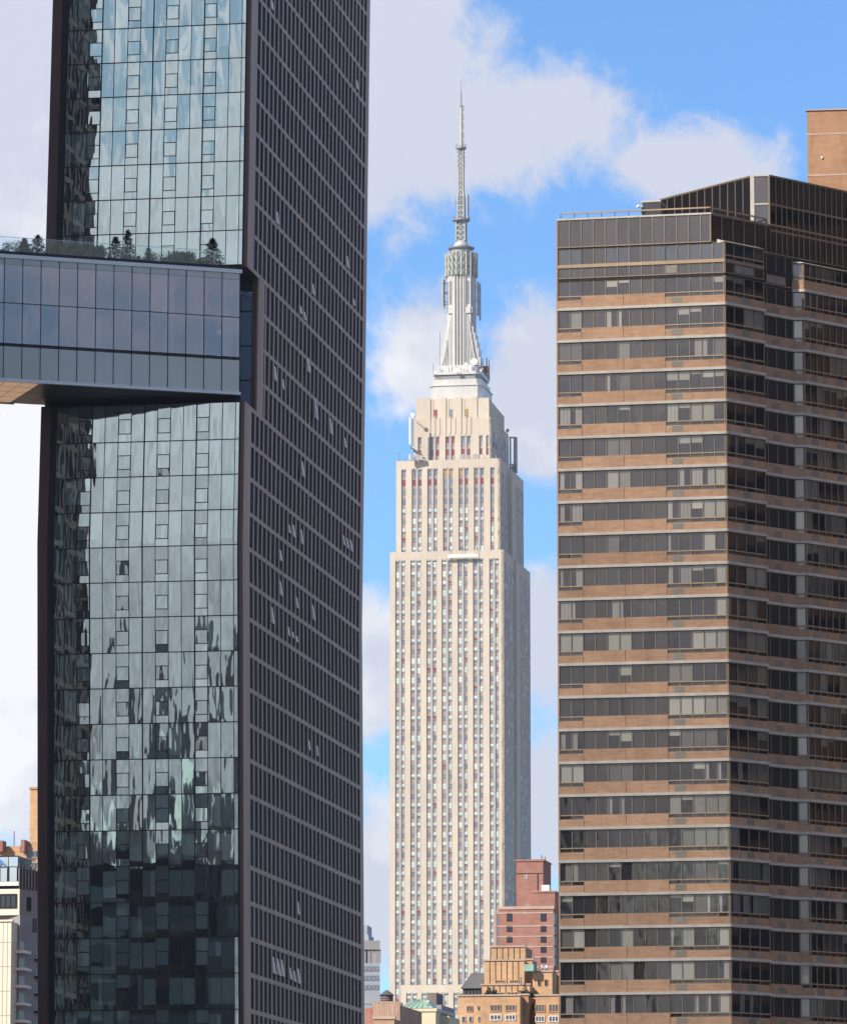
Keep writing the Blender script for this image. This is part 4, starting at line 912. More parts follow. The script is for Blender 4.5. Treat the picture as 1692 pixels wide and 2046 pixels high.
for k, z in enumerate(SILL):
    zt = (SILL[k - 1] - 0.14) if k else zB1
    zb = z + 0.14
    # floor by floor: sill, brick, glass
    sl_ = MB(); bk = MB()
    poly_out = []
    sl_.fbox(RL, -0.06, UBc + 0.02, -0.5, 0.12, z - .14, z + .10, 'sill_stone')
    bk.fbox(RL, -0.02, 2*MODW, -0.5, 0.03, zb - .04, zb + HB, 'tan_brick'); bk.fbox(RL, 2*MODW, 9*MODW, -0.5, 0.028, zb - .04, zb + HF, 'tan_brick'); bk.fbox(RL, 9*MODW, UBc, -0.5, 0.03, zb - .04, zb + HB, 'tan_brick')
    sl_.fbox(R1, -0.0, U1 + .03, -0.45, 0.12, z - .141, z + .099, 'sill_stone'); bk.fbox(R1, 0.03, U1, -0.45, 0.031, zb - .041, zb + HB, 'tan_brick')
    sl_.fbox(RM, U1 - .3, uA2 + .3, -0.45, 0.12, z - .139, z + .101, 'sill_stone'); bk.fbox(RM, U1 - .3, uA2 + .3, -0.45, 0.029, zb - .039, zb + .86, 'tan_brick')
    lo3 = k > 0 or True
    zoff = FHT if False else 0
    sl_.fbox(CH, -.1, uC + .03, -0.45, 0.12, z - .142, z + .098, 'sill_stone'); bk.fbox(CH, -.1, uC, -0.45, 0.03, zb - .042, zb + HB, 'tan_brick')
    sl_.fbox(R3, 0.0, U3, -0.45, 0.12, z - .138, z + .102, 'sill_stone'); bk.fbox(R3, 0.02, U3, -0.45, 0.031, zb - .038, zb + HB, 'tan_brick')
    sl_.build('sill_band', apt); bk.build('brick_band', apt)
    for F, u in ((RL, 9.95*MODW), (R1, U1*.52), (RM, U1 + (uA2 - U1)*.52), (R3, 1.2), (R3, 4.6)):
        v = MB(); v.fbox(F, u - .48, u + .48, -.1, .05, zb + .06, zb + HB - .06, 'vent_grille')
        for q in range(4): v.fbox(F, u - .44, u + .44, -.1, .06, zb + .12 + q*.12, zb + .15 + q*.12, 'bronze_frame')
        vents.append(v)
    bl = blindset(14)
    for F, u, h_ in ((RL, 2*MODW, HB), (RL, 5.5*MODW, HF), (RL, 9*MODW, HB), (R1, U1*.98, HB), (R3, 2.6, HB), (R3, 6.0, HB)): framing.fbox(F, u - .016, u + .016, -.1, .036, zb + .005, zb + h_, 'gap_black')
    glazed(RL, usL[0:3], zb + HB, zt, 'bronze_glass', True, 'ww', 1, bl[0:2]); glazed(RL, usL[2:10], zb + HF, zt, 'bronze_glass', False, 'ppwwppp', 1, bl[2:9]); glazed(RL, usL[9:15], zb + HB, zt, 'bronze_glass', True, 'wwwww', 1, bl[9:14])
    glazed(R1, us1, zb + HB, zt, 'dark_glass', True, 'wwww', R_SHADE, blindset(4)); glazed(RM, us2, zb + .86, zt, 'dark_glass', False, 'pwwp', R_SHADE*.8, blindset(4))
    glazed(CH, [0, uC], zb + HB, zt, 'bronze_glass', True, 'w', 1, [('plain', sc(random.choice([(.30, .30, .27), (.42, .40, .35), (.16, .17, .19)]), rr(.8, 1.1)))]); glazed(R3, us3, zb + HB, zt, 'dark_glass', True, 'w'*(len(us3) - 1), R_SHADE, blindset(len(us3) - 1))
# top storeys, left face
z = zB1
def gapband(F, a, e, z0, z1, w=-.02): framing.fbox(F, a, e, -.4, w, z0, z1, 'gap_black'); framing.fbox(F, a, e, -.4, w + .06, z1 - .08, z1 + .0, 'bronze_frame')
gapband(RL, -.03, UBc, zB1, zS0); gapband(RL, -.03, uNL, zA1, zp0)
bl = [('dark', (0.05, 0.06, 0.08))]*14
glazed(RL, usL[0:3], zA0, zA1, 'bronze_glass', False, 'ww', 1, bl); glazed(RL, usL[2:10], zA0, zA1, 'bronze_glass', False, 'ppwwppw', 1, bl); glazed(RL, usL[9:15], zA0, zA1, 'bronze_glass', False, 'wwwww', 1, bl)
glazed(RL, usL, zS0, zS1, 'bronze_glass', False, 'p'*14); framing.fbox(RL, 0, UBc, -.3, .0, zS1, zA0, 'bronze_rail')
usP = [i*MODW for i in range(13)] + [uNL]
glazed(RL, usP, zp0, ztop, 'bronze_glass', False, 'p'*13, w=-.06)
framing.fbox(RL, -.05, uNL + .05, -.5, .06, ztop, ztop + .16, 'sill_stone')
# top storeys, right hand side
gapband(R1, 0, U1, zB1, zS0); glazed(R1, us1, zA0, zA1, 'dark_glass', True, 'wwww', .4, bl); glazed(R1, us1, zS0, zS1, 'dark_glass', False, 'pppp'); framing.fbox(R1, 0, U1, -.3, 0, zS1, zA0, 'bronze_frame')
v = MB(); v.fbox(R1, U1*.28, U1*.74, -.2, -.08, zS0 + .1, zS1 - .1, 'vent_grille'); vents.append(v)
v = MB(); v.fbox(RL, usL[9] + .05, usL[10] - .05, -.2, -.10, zS0 + .1, zS1 - .1, 'vent_grille'); vents.append(v)
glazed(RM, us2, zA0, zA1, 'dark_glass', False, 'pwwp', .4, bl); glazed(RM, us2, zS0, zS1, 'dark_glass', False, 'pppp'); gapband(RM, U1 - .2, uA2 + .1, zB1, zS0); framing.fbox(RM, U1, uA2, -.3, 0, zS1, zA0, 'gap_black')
v = MB(); v.fbox(RM, us2[1], us2[3], -.2, -.08, zS0 + .1, zS1 - .1, 'vent_grille'); vents.append(v)
usM = [uNM + (u39 - uNM)*i/5.4 for i in range(6)] + [u39]
glazed(RM, usM, zp0, ztop, 'dark_glass', False, 'p'*6, w=-.06); framing.fbox(RM, uNM, u39, -.5, .06, ztop, ztop + .16, 'bronze_frame'); gapband(RM, uNM, uA2 + 3, zA1, zp0)
usP3 = [u39]
while usP3[-1] < uE - .2: usP3.append(usP3[-1] + (0.78 if len(usP3) % 3 else 0.62))
zq = [RM.z(1539.5, y) for y in (351.5, 406.5, 448, 459)]
glazed(RM, usP3, zq[1] + .06, zq[0], 'dark_glass', False, 'p'*(len(usP3) - 1), w=-.06); glazed(RM, usP3, zq[2] + .05, zq[1] - .06, 'dark_glass', False, 'w'*(len(usP3) - 1), .3, [('dark', (.012, .013, .02))]*len(usP3), w=-.06)
glazed(RM, usP3, zq[3] + .05, zq[2] - .05, 'dark_glass', False, 'p'*(len(usP3) - 1), w=-.06); glazed(RM, usP3, zp0, zq[3] - .05, 'dark_glass', False, 'p'*(len(usP3) - 1), w=-.06)
framing.fbox(RM, u39, uE, -.3, .06, zq[2] - .05, zq[2] + .05, 'bronze_rail'); framing.fbox(RM, u39, uE, -.3, .0, zq[1] - .06, zq[1] + .06, 'bronze_frame'); framing.fbox(RM, u39, uE, -.3, .0, zq[3] - .05, zq[3] + .05, 'bronze_frame')
framing.fbox(RM, u39, uE, -.5, .05, zq[0], zq[0] + .12, 'bronze_frame')
# the second bay on the right starts one storey lower
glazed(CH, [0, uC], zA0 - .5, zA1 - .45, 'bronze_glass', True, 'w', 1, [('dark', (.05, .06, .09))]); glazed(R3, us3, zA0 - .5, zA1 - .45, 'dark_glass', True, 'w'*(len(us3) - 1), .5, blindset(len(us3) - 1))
for F, a, e in ((CH, -.1, uC), (R3, 0.02, U3)):
    bk = MB(); bk.fbox(F, a, e, -.45, .03, zB1 + .1, zA0 - .5, 'tan_brick'); bk.build('brick_band', apt); sl_ = MB(); sl_.fbox(F, a, e + .02, -.45, .12, zB1 - .1, zB1 + .12, 'sill_stone'); sl_.build('sill_band', apt)
# sloped metal caps over the bays
def cap(Fb, a, e, zlow, zhi, Fm, name='bay_cap'):
    b = MB(); p0, p1 = Fb(a, .05, zlow), Fb(e, .05, zlow); q0, q1 = Fm(a, 0.02, zhi), Fm(e, 0.02, zhi)
    b.face([p0, p1, q1, q0], 'sill_stone'); b.face([p0, q0, (q0[0], q0[1], zlow), p0], 'sill_stone') if False else b.face([p0, q0, (q0[0], q0[1], zlow - .05)], 'sill_stone'); b.face([p1, (q1[0], q1[1], zlow - .05), q1], 'sill_stone')
    b.face([p0, (p0[0], p0[1], zlow - .1), (p1[0], p1[1], zlow - .1), p1], 'bronze_frame'); b.build(name, apt)
cap(R1, -.02, U1, zA1 + .08, zA1 + .42, RM); 
q = R3(0, -1.0, 0); RM3 = Fr(q[0], q[1], RA); cap(R3, -.02, U3, zA1 - .40, zA1 - .05, RM3)
b = MB(); b.face([CH(0, .05, zA1 - .42), CH(uC, .05, zA1 - .42), RM3(.0, 0, zA1 - .05), CH(-.05, -.1, zA1 - .3)], 'sill_stone'); b.build('bay_cap', apt)
# solid body, roof deck, penthouse
b = MB(); ins = -.22
def off(F, u, w=ins): return F(u, w, 0)[:2]
back = [(off(RM, uE)[0] + 2, off(RM, uE)[1] + 14), (AX + 6, AY + 18)]
b.prism([off(RL, -.02), off(RL, uNL + .05), off(RM, uE), *back], GZ, ztop - .05, 'gap_black', 'dark_roof')
b.prism([off(RL, uNL - .5), off(RL, UBc - .12), off(R1, .12), off(R1, U1 - .04), off(RM, U1 - .1, -.1)], GZ, zA1, 'gap_black')
b.prism([off(CH, 0.05), off(CH, uC - .1), off(R3, .1), off(R3, U3), off(RM, RM.u(1800, 700), -.1), off(RM, uA2 + .6, -.1)], GZ, zA1 - .45, 'gap_black')
b.build('core', apt)
b = MB(); b.fbox(RL, -.14, .0, -16, .02, GZ, ztop, 'tan_brick'); b.build('end_wall', apt)
zph = zq[0]
c1 = RM(u39, -.06, 0); P2 = Fr(c1[0], c1[1], -10); l2 = P2.u(1500, 380); c2 = P2(l2, 0, 0); P1 = Fr(c2[0], c2[1], -53); l1 = P1.u(1318, 400)
b = MB(); c3 = P1(l1, -.1, 0); b.prism([P2(-.02, -.15, 0)[:2], P2(l2, -.15, 0)[:2], P1(l1, -.1, 0)[:2], (c3[0] + 4, c3[1] + 5), (off(RM, uE, -.3)[0], off(RM, uE, -.3)[1] + 9), off(RM, uE, -.3)], ztop - .2, zph - .02, 'gap_black', 'dark_roof'); b.build('penthouse_core', apt)
usQ = [l1*(1 - i/12) for i in range(13)]
glazed(P1, usQ, ztop + .1, zph, 'dark_glass', False, 'p'*12, w=-.06); framing.fbox(P1, l1, 0, -.3, .05, zph, zph + .12, 'bronze_frame')
zm = RM.z(1539.5, 406.5)
glazed(P2, [l2, 0], zm + .06, zph, 'bronze_glass', False, 'p', w=-.06); glazed(P2, [l2, 0], ztop + .1, zm - .06, 'bronze_glass', False, 'w', 1, [('dark', (.03, .035, .045))], w=-.06)
framing.fbox(P2, l2, 0, -.3, .02, zm - .06, zm + .06, 'sill_stone'); framing.fbox(P2, l2 - .05, 0.03, -.3, .06, zph, zph + .12, 'sill_stone'); framing.fbox(P2, l2 - .06, l2 + .3, -.12, .05, ztop, zph, 'sill_stone')
framing.fbox(P2, -.08, .05, -.05, .05, ztop, zph, 'bronze_frame')
b = MB(); Lb = Fr(*pt(1283, 410, 458)[:2], -12); b.fbox(Lb, 0, Lb.u(1320, 410), -4, 0, ztop - .1, zat(405, 458) + .05, 'panel_dark'); b.fbox(Lb, -.05, Lb.u(1320, 410), -4, .05, zat(405, 458) + .05, zat(405, 458) + .2, 'sill_stone'); b.build('stair_bulkhead', apt)
lp = pt(1275, 412, 457.6); b = MB(); b.tube((lp[0] + .3, lp[1], zat(412, 457.6) - .6), (lp[0] + .3, lp[1], lp[2] + .1), .04, 'dark_metal'); b.ball((lp[0], lp[1], lp[2]), .17, 'white_trim'); b.fbox(Fr(lp[0], lp[1], 0), -.04, .4, -.05, .05, lp[2] - .02, lp[2] + .06, 'white_trim'); b.build('roof_lamp', apt)
emit(winA, 'window', apt, 100); emit(panels, 'dark_panel', apt, 100); emit(vents, 'vent_grille', apt, 100)
framing.build('window_frame', apt)
# roof railing
rr_ = thing('roof_railing', 'thin bronze railing around the roof deck of the brown apartment tower', 'railing', RL(uNL/2, -.3, ztop + .16))
zr = RL.z(1116, 425.5)
ua, ub = RL.u(1119, 430), uNL - .05
b = MB(); b.fbox(RL, ua, ub, -.33, -.22, zr - .07, zr + .05, 'bronze_rail'); uR = RM.u(1534, 430); b.fbox(RM, uNM, uR, -.33, -.22, zr - .068, zr + .052, 'bronze_rail'); b.build('top_rail', rr_)
for i in range(12):
    u = ua + (ub - ua)*i/11; b = MB(); b.fbox(RL, u - .025, u + .025, -.3, -.25, ztop + .16, zr - .07, 'dark_metal'); b.build('post', rr_)
for i in range(1, 6):
    u = uNM + (uR - uNM)*i/5; b = MB(); b.fbox(RM, u - .025, u + .025, -.3, -.25, ztop + .16, zr - .07, 'dark_metal'); b.build('post', rr_)
# ================================================================== brick tower behind it
def frames(px, py, Y, deg=-10): x, y, _ = pt(px, py, Y); return Fr(x, y, deg)
def boxb(px0, px1, y_top, Y, depth, m, top=None, zb=GZ, deg=-10, b=None):
    """a rectangular block: front left edge px0 to front right edge px1, top at y_top"""
    F = frames(px1, y_top, Y, deg); u0 = F.u(px0, y_top); b = b or MB(); z1 = zat(y_top, Y)
    b.prism([F(u0, 0, 0)[:2], F(0, 0, 0)[:2], F(0, -depth, 0)[:2], F(u0, -depth, 0)[:2]], zb, z1, m, top or 'dark_roof'); return b, F, u0, z1
def win_on(F, px0, px1, y0, y1, parent, name='window', c=None, frame='white_trim', mull=1, w=.04):
    ua, ub = F.u(px0, y0), F.u(px1, y0); Yd = F.y_at(ua); z1, z0 = zat(y0, Yd), zat(y1, Yd); b = MB(); g = MB()
    g.face([F(ua, w, z0), F(ub, w, z0), F(ub, w, z1), F(ua, w, z1)], 'far_window', c or sc((.05, .055, .07), rr(.7, 1.5)))
    t = min(.14, (ub - ua)*.08)
    for a, e in ((ua - t, ua), (ub, ub + t)): b.fbox(F, a, e, -.05, w + .08, z0 - t, z1 + t, frame)
    for a, e in ((z0 - t, z0), (z1, z1 + t)): b.fbox(F, ua, ub, -.05, w + .07, a, e, frame)
    for q in range(1, mull + 1): x = ua + (ub - ua)*q/(mull + 1); b.fbox(F, x - t*.4, x + t*.4, -.02, w + .05, z0, z1, frame)
    o = b.build(name, parent, fix=False); g.build('pane', o, fix=False)
def coping(F, u0, u1, z, m, parent, depth=None, h=.35, name='coping'):
    b = MB(); b.fbox(F, u0 - .15, u1 + .15, -(depth or .6), .15, z, z + h, m); b.build(name, parent)
t = thing('brick_tower', 'plain orange brown brick tower with pale joints, behind the brown apartment tower', 'building', (*pt(1650, 300, 560)[:2], GZ))
F = frames(1612, 222, 560, -8); b = MB(); z1 = zat(221, 560)
b.prism([F(0, 0, 0)[:2], F(14, 0, 0)[:2], F(14, -16, 0)[:2], F(0, -16, 0)[:2]], GZ, z1, 'tower_brick', 'dark_roof'); b.build('wall', t)
for y in (268, 350):
    b = MB(); zz = zat(y, 560); b.fbox(F, -.05, 14, -.2, .03, zz - .09, zz + .09, 'band_stone'); b.build('pale_joint', t)
coping(F, 0, 14, z1, 'band_stone', t, None, .12)
b = MB(); p = F(1.6, .06, zat(317, 560)); b.lathe(p[0], p[1], [(.12, p[2]), (.12, p[2] + .2)], 8, 'white_trim'); b.build('wall_lamp', t)
# ================================================================== low buildings at the foot, centre
# red brick building
Y = 900
t = thing('red_brick_building', 'red brick building with pale string courses, right foot of the pale skyscraper', 'building', (*pt(1060, 1900, Y)[:2], GZ))
w = MB(); S4_ = 4.0286
def X7(x): return 720 + x/S4_
def Y7(y): return 1640 + y/S4_
b, F, u0, z1 = boxb(X7(1115), X7(1553), Y7(712), Y, 20, 'red_brick'); b.build('wall', t); coping(F, u0, 0, z1, 'band_stone', t, None, .5)
p0 = F(u0, 0, 0); FC = Fr(p0[0], p0[1], -45); b = MB(); uc = FC.u(X7(1098), Y7(712)); b.prism([F(u0, 0, 0)[:2], F(u0, -12, 0)[:2], (FC(uc, -12, 0)[0] + 3, FC(uc, -12, 0)[1]), FC(uc, 0, 0)[:2]], GZ, z1, 'red_brick', 'dark_roof'); b.build('corner_wall', t)
for ya, ye in ((755, 840), (858, 925), (942, 1010)): win_on(FC, X7(1100), X7(1113), Y7(ya), Y7(ye), t, c=(.12, .14, .18), frame='grey_panel', mull=0)
FR = Fr(F.x, F.y, 50); ur = FR.u(X7(1590), Y7(712)); b = MB(); b.prism([F(0, 0, 0)[:2], FR(ur, 0, 0)[:2], FR(ur, -14, 0)[:2], F(0, -14, 0)[:2]], GZ, z1, 'red_brick', 'dark_roof'); b.build('corner_wall', t)
for ya, ye in ((750, 835), (853, 920), (938, 1005), (1022, 1090), (1105, 1170)): win_on(FR, X7(1557), X7(1582), Y7(ya), Y7(ye), t, c=(.16, .18, .22), frame='grey_panel', mull=0)
for y in (742, 848, 932, 1015, 1100, 1180):
    b = MB(); zz = zat(Y7(y), Y); b.fbox(F, u0, 0, -.1, .06, zz - .12, zz + .12, 'band_stone'); b.build('string_course', t)
for ya, ye in ((752, 808), (853, 893), (938, 979), (1020, 1060), (1103, 1143)):
    for xa, xe in ((1181, 1217), (1454, 1491)): win_on(F, X7(xa), X7(xe), Y7(ya), Y7(ye), t, c=(.03, .035, .05), frame='dark_metal', mull=1)
b, F2, u2, z2 = boxb(X7(1253), X7(1470), Y7(326), Y + 4, 9, 'red_brick'); b.build('stair_tower', t); coping(F2, u2, 0, z2, 'red_brick', t, 9, .3)
for xa, ya in ((1325, 440), (1337, 675)): win_on(F2, X7(xa), X7(xa + 20), Y7(ya), Y7(ya + 28), t, name='louvre', c=(.3, .3, .3), mull=0)
b = MB(); zz = zat(Y7(580), Y + 2); FF = frames(X7(1565), Y7(580), Y + 2); b.fbox(FF, FF.u(X7(1388), Y7(580)), 0, -12, 0, GZ, zz, 'red_brick'); b.build('upper_wall', t); coping(FF, FF.u(X7(1388), Y7(580)), 0, zz, 'red_brick', t, 12, .3)
b = MB(); b.fbox(FF, FF.u(X7(1450), Y7(570)), FF.u(X7(1512), Y7(570)), -3, -1, zz + .3, zz + 1.4, 'white_trim'); b.build('roof_unit', t)
b = MB()
for x, yy in ((1458, 280), (1485, 292)): p = pt(X7(x), Y7(326), Y + 8); b = MB(); b.tube((p[0], p[1], p[2] - .3), (p[0], p[1], zat(Y7(yy), Y + 8)), .12, 'mast_dark'); b.build('aerial', t)
b = MB(); zl = zat(Y7(425), Y + 4); b.fbox(F2, u2, 0, -.05, .05, zl - .06, zl + .06, 'gap_black'); x_ = F2.u(X7(1428), Y7(430)); b.fbox(F2, x_ - .1, x_ + .1, -.05, .06, zat(Y7(560), Y + 4), zl - .06, 'gap_black'); b.build('wall_joint', t)
# tan stepped brick apartment house
Y = 700
t = thing('tan_brick_building', 'stepped orange tan brick apartment house with terraces, lower centre', 'building', (*pt(1010, 2000, Y)[:2], GZ))
def blk(x0, x1, yt, Yd, dep, name='wall', m='orange_brick', cp=True):
    b, F, u0, z1 = boxb(X7(x0), X7(x1), Y7(yt), Yd, dep, m); b.build(name, t)
    if cp: coping(F, u0, 0, z1, 'band_stone', t, .4, .22)
    return F, u0, z1
fa = blk(1052, 1328, 1020, Y + 16, 6, 'penthouse_wall'); fb = blk(995, 1318, 1130, Y + 12, 9, 'upper_wall'); fc = blk(977, 1362, 1325, Y + 8, 12, 'terrace_wall'); fd = blk(786, 1284, 1412, Y, 20, 'front_wall')
for F, u0, z1, n in ((*fa, 6), (*fb, 7), (*fc, 8)):
    for q in range(1, n):
        b = MB(); u = u0*(1 - q/n); b.fbox(F, u - .05, u + .05, -.05, .03, z1 - 6.5, z1, 'gap_black'); b.build('downpipe', t)
blk(1330, 1384, 1125, Y + 14, 4, 'penthouse_wall'); fe = blk(1385, 1543, 1220, Y + 10, 12, 'upper_wall'); blk(1578, 1625, 1220, Y + 14, 8, 'upper_wall'); ff = blk(1410, 1616, 1412, Y + 1, 16, 'front_wall'); fg = blk(1284, 1352, 1408, Y + 2, 16, 'front_wall'); fh = blk(1352, 1410, 1440, Y + 5, 12, 'front_wall')
b, F, u0, z1 = boxb(X7(1320), X7(1393), Y7(1157), Y + 9, 3, 'teal_box', 'teal_box', zb=zat(Y7(1212), Y + 9)); b.build('water_tank_box', t)
for x0, x1 in ((1088, 1155), (1205, 1270)): win_on(fb[0], X7(x0), X7(x1), Y7(1290), Y7(1308), t, c=(.05, .04, .04), frame='orange_brick', mull=3)
for x0 in (1428, 1484): win_on(fe[0], X7(x0), X7(x0 + 20), Y7(1282), Y7(1330), t, c=(.03, .03, .035), frame='orange_brick', mull=0)
for x0, x1, y0, y1 in ((857, 902, 1497, 1538), (945, 957, 1497, 1525), (1050, 1125, 1490, 1533), (1172, 1243, 1490, 1530), (1050, 1128, 1570, 1605), (1172, 1245, 1570, 1605), (818, 845, 1580, 1625), (875, 900, 1580, 1625), (947, 962, 1580, 1620), (857, 902, 1660, 1700)):
    win_on(fd[0], X7(x0), X7(x1), Y7(y0), Y7(y1), t, c=(.09, .10, .12), mull=2 if x1 - x0 > 40 else 0, frame='white_trim' if y0 > 1560 else 'orange_brick')
for x0, x1, y0, y1 in ((1413, 1480, 1488, 1540), (1520, 1590, 1485, 1540), (1413, 1478, 1580, 1620), (1520, 1590, 1580, 1620)): win_on(ff[0], X7(x0), X7(x1), Y7(y0), Y7(y1), t, c=(.1, .11, .13), mull=2, frame='white_trim' if y0 > 1560 else 'orange_brick')
win_on(fh[0], X7(1452 - 80), X7(1478 - 80), Y7(1475), Y7(1520), t, c=(.03, .03, .03), frame='orange_brick', mull=0); win_on(fc[0], X7(1305), X7(1335), Y7(1390), Y7(1406), t, c=(.5, .5, .5), mull=0)
win_on(fc[0], X7(1185), X7(1265), Y7(1387), Y7(1402), t, c=(.03, .03, .03), mull=2, frame='orange_brick'); win_on(fc[0], X7(1092), X7(1148), Y7(1390), Y7(1404), t, c=(.05, .05, .05), mull=2, frame='grey_panel')
for i in range(14):
    x = rr(1010, 1090) if i < 7 else rr(1290, 1400); b = MB(); p = pt(X7(x), Y7(1408), Y + 3); h = rr(.5, 1.3)
    for _ in range(26):
        c = Vector((p[0] + rr(-.5, .5), p[1] + rr(-.3, .3), zat(Y7(1412), Y) + rr(0, h))); e = Vector((rr(-1, 1), rr(-1, 1), rr(-1, 1))).normalized()*.16; g = e.orthogonal(); b.face([c - e, c + g, c + e, c - g], 'leaf_dark')
    b.build('terrace_plant', t, fix=False)
for x, y0, y1, Yd in ((1325, 1025, 985, Y + 16), (1395, 1130, 1090, Y + 14), (1290, 1330, 1262, Y + 8)): p = pt(X7(x), Y7(y0), Yd - .5); b = MB(); b.tube(p, (p[0], p[1], zat(Y7(y1), Yd - .5)), .12, 'mast_dark'); b.build('aerial', t)
for x in (1456, 1498): p = pt(X7(x), Y7(1185), Y + 15); b = MB(); b.ball(p, .3, 'white_trim', 8); b.tube(p, (p[0], p[1], p[2] - 3), .15, 'mast_dark'); b.build('roof_dome', t)
# dark glass penthouse between
Y = 720
t = thing('glass_penthouse', 'dark grey glass penthouse with sloped roof on the tan brick house', 'building', (*pt(945, 1985, Y)[:2], zat(Y7(1420), Y)))
b, F, u0, z1 = boxb(X7(825), X7(968), Y7(1352), Y, 8, 'dark_metal', 'dark_roof', zb=zat(Y7(1470), Y)); b.build('glass_wall', t)
b = MB(); q = [F(u0 - .3, .3, z1), F(.3, .3, z1), F(.3, -8, z1), F(u0 - .3, -8, z1), F(u0*.62, -1.5, z1 + 2.2), F(.3, -1.5, z1 + 2.2), F(.3, -7, z1 + 2.2), F(u0*.62, -7, z1 + 2.2)]; b.hexa(q, 'dark_roof'); b.build('sloped_roof', t)
for i in range(5): ua = u0 + (0 - u0)*i/5; b = MB(); b.face([F(ua + .15, .04, z1 - 3.2), F(ua - u0/5 - .15, .04, z1 - 3.2), F(ua - u0/5 - .15, .04, z1 - .3), F(ua + .15, .04, z1 - .3)], 'far_window', (.10, .12, .13)); b.build('window', t, fix=False)
# cream building with green copper roof
Y = 660
t = thing('cream_building', 'cream stucco building with a pale green copper roof, bottom centre', 'building', (*pt(830, 2020, Y)[:2], GZ))
b, F, u0, z1 = boxb(X7(272), X7(606), Y7(1538), Y, 14, 'cream_stucco'); b.build('wall', t); coping(F, u0, 0, z1, 'cream_stucco', t, 14, .4, 'cornice')
b = MB(); za = zat(Y7(1440), Y + 4); b.hexa([F(u0 - .2, .2, z1 + .41), F(u0*.05, .2, z1 + .41), F(u0*.05, -14, z1 + .41), F(u0 - .2, -14, z1 + .41), F(u0*.56, -4, za), F(u0*.38, -4, za), F(u0*.38, -9, za), F(u0*.56, -9, za)], 'green_copper')
for q in range(1, 7): b.tube(F(u0*(1 - q/7.5), .2, z1 + .45), F(u0*(.56 - .18*q/7.5), -4, za), .06, 'green_copper')
b.build('green_roof', t)
b, F2, u2, z2 = boxb(X7(610), X7(652), Y7(1485), Y + 4, 10, 'grey_panel'); b.build('side_wall', t); b, F3, u3, z3 = boxb(X7(640), X7(712), Y7(1575), Y + 3, 8, 'cream_stucco'); b.build('side_wing', t)  # dark right side of the cream block: its shade put in as grey
b, F4, u4, z4 = boxb(X7(537), X7(612), Y7(1388), Y + 9, 5, 'wood_tank'); b.build('chimney', t)
p = pt(X7(545), Y7(1462), Y + 1); b = MB(); b.ball(p, .2, 'white_trim', 10); b.tube(p, (p[0], p[1], p[2] - 3), .1, 'mast_dark'); b.build('roof_dome', t)
win_on(F, X7(300), X7(311), Y7(1590), Y7(1625), t, c=(.03, .03, .03), frame='cream_stucco', mull=0)
b = MB(); u = F.u(X7(370), Y7(1600)); b.fbox(F, u - .06, u + .06, 0, .12, GZ, zat(Y7(1570), Y), 'mast_dark'); b.build('downpipe', t)
# pink brick building and water tower
Y = 640
t = thing('pink_brick_building', 'ribbed pink brick building with the shade of its side coloured dark red, beside the cream building', 'building', (*pt(765, 2030, Y)[:2], GZ))
b, F, u0, z1 = boxb(X7(108), X7(322), Y7(1490), Y, 15, 'pink_brick'); b.build('wall', t); coping(F, u0, 0, z1, 'band_stone', t, .8, .35)
for i in range(12): u = u0*(1 - (i + .5)/12); b = MB(); b.fbox(F, u - .12, u + .12, -.02, .25, GZ, z1 + .5, 'band_stone' if i % 2 else 'pink_brick'); b.build('pilaster', t)
FS = Fr(F(u0, 0, 0)[0], F(u0, 0, 0)[1], -62); us_ = FS.u(X7(15), Y7(1490)); b = MB(); b.prism([FS(us_, 0, 0)[:2], FS(0, 0, 0)[:2], F(u0, -12, 0)[:2], (FS(us_, 0, 0)[0] + 2, FS(us_, 0, 0)[1] + 6)], GZ, z1 - .2, 'red_brick', 'dark_roof'); b.build('side_wall', t)  # shaded side of the pink block: the shade put in as darker red
zz = zat(Y7(1600), Y - 5); b, F2, u2, z2 = boxb(X7(108), X7(272), Y7(1600), Y - 5, 4.8, 'pink_brick'); b.build('front_wing', t); coping(F2, u2, 0, z2, 'band_stone', t, .6, .35)
x, y, z = pt(X7(212), Y7(1470), 655)
t = thing('water_tower', 'weathered wooden rooftop water tank with conical roof, left foot of the pale skyscraper', 'water tower', (x, y, z1 - 1))
r = 52/S4_*655/FPX; zt_ = zat(Y7(1402), 655)
b = MB(); b.lathe(x, y, [(r, z - .6), (r, zt_)], 20, 'wood_tank')
for q in range(4): b.lathe(x, y, [(r + .03, z + q*.28 - .03), (r + .03, z + q*.28 + .03)], 20, 'dark_metal')
b.build('tank', t)
b = MB(); b.lathe(x, y, [(r + .2, zt_ - .1), (.15, zat(Y7(1368), 655))], 20, 'dark_roof'); b.build('conical_roof', t)
for k in range(4): b = MB(); a = pi/4 + k*pi/2; b.tube((x + r*.8*cos(a), y + r*.8*sin(a), z1 - 1), (x + r*.8*cos(a), y + r*.8*sin(a), z - .5), .15, 'dark_metal'); b.build('leg', t)
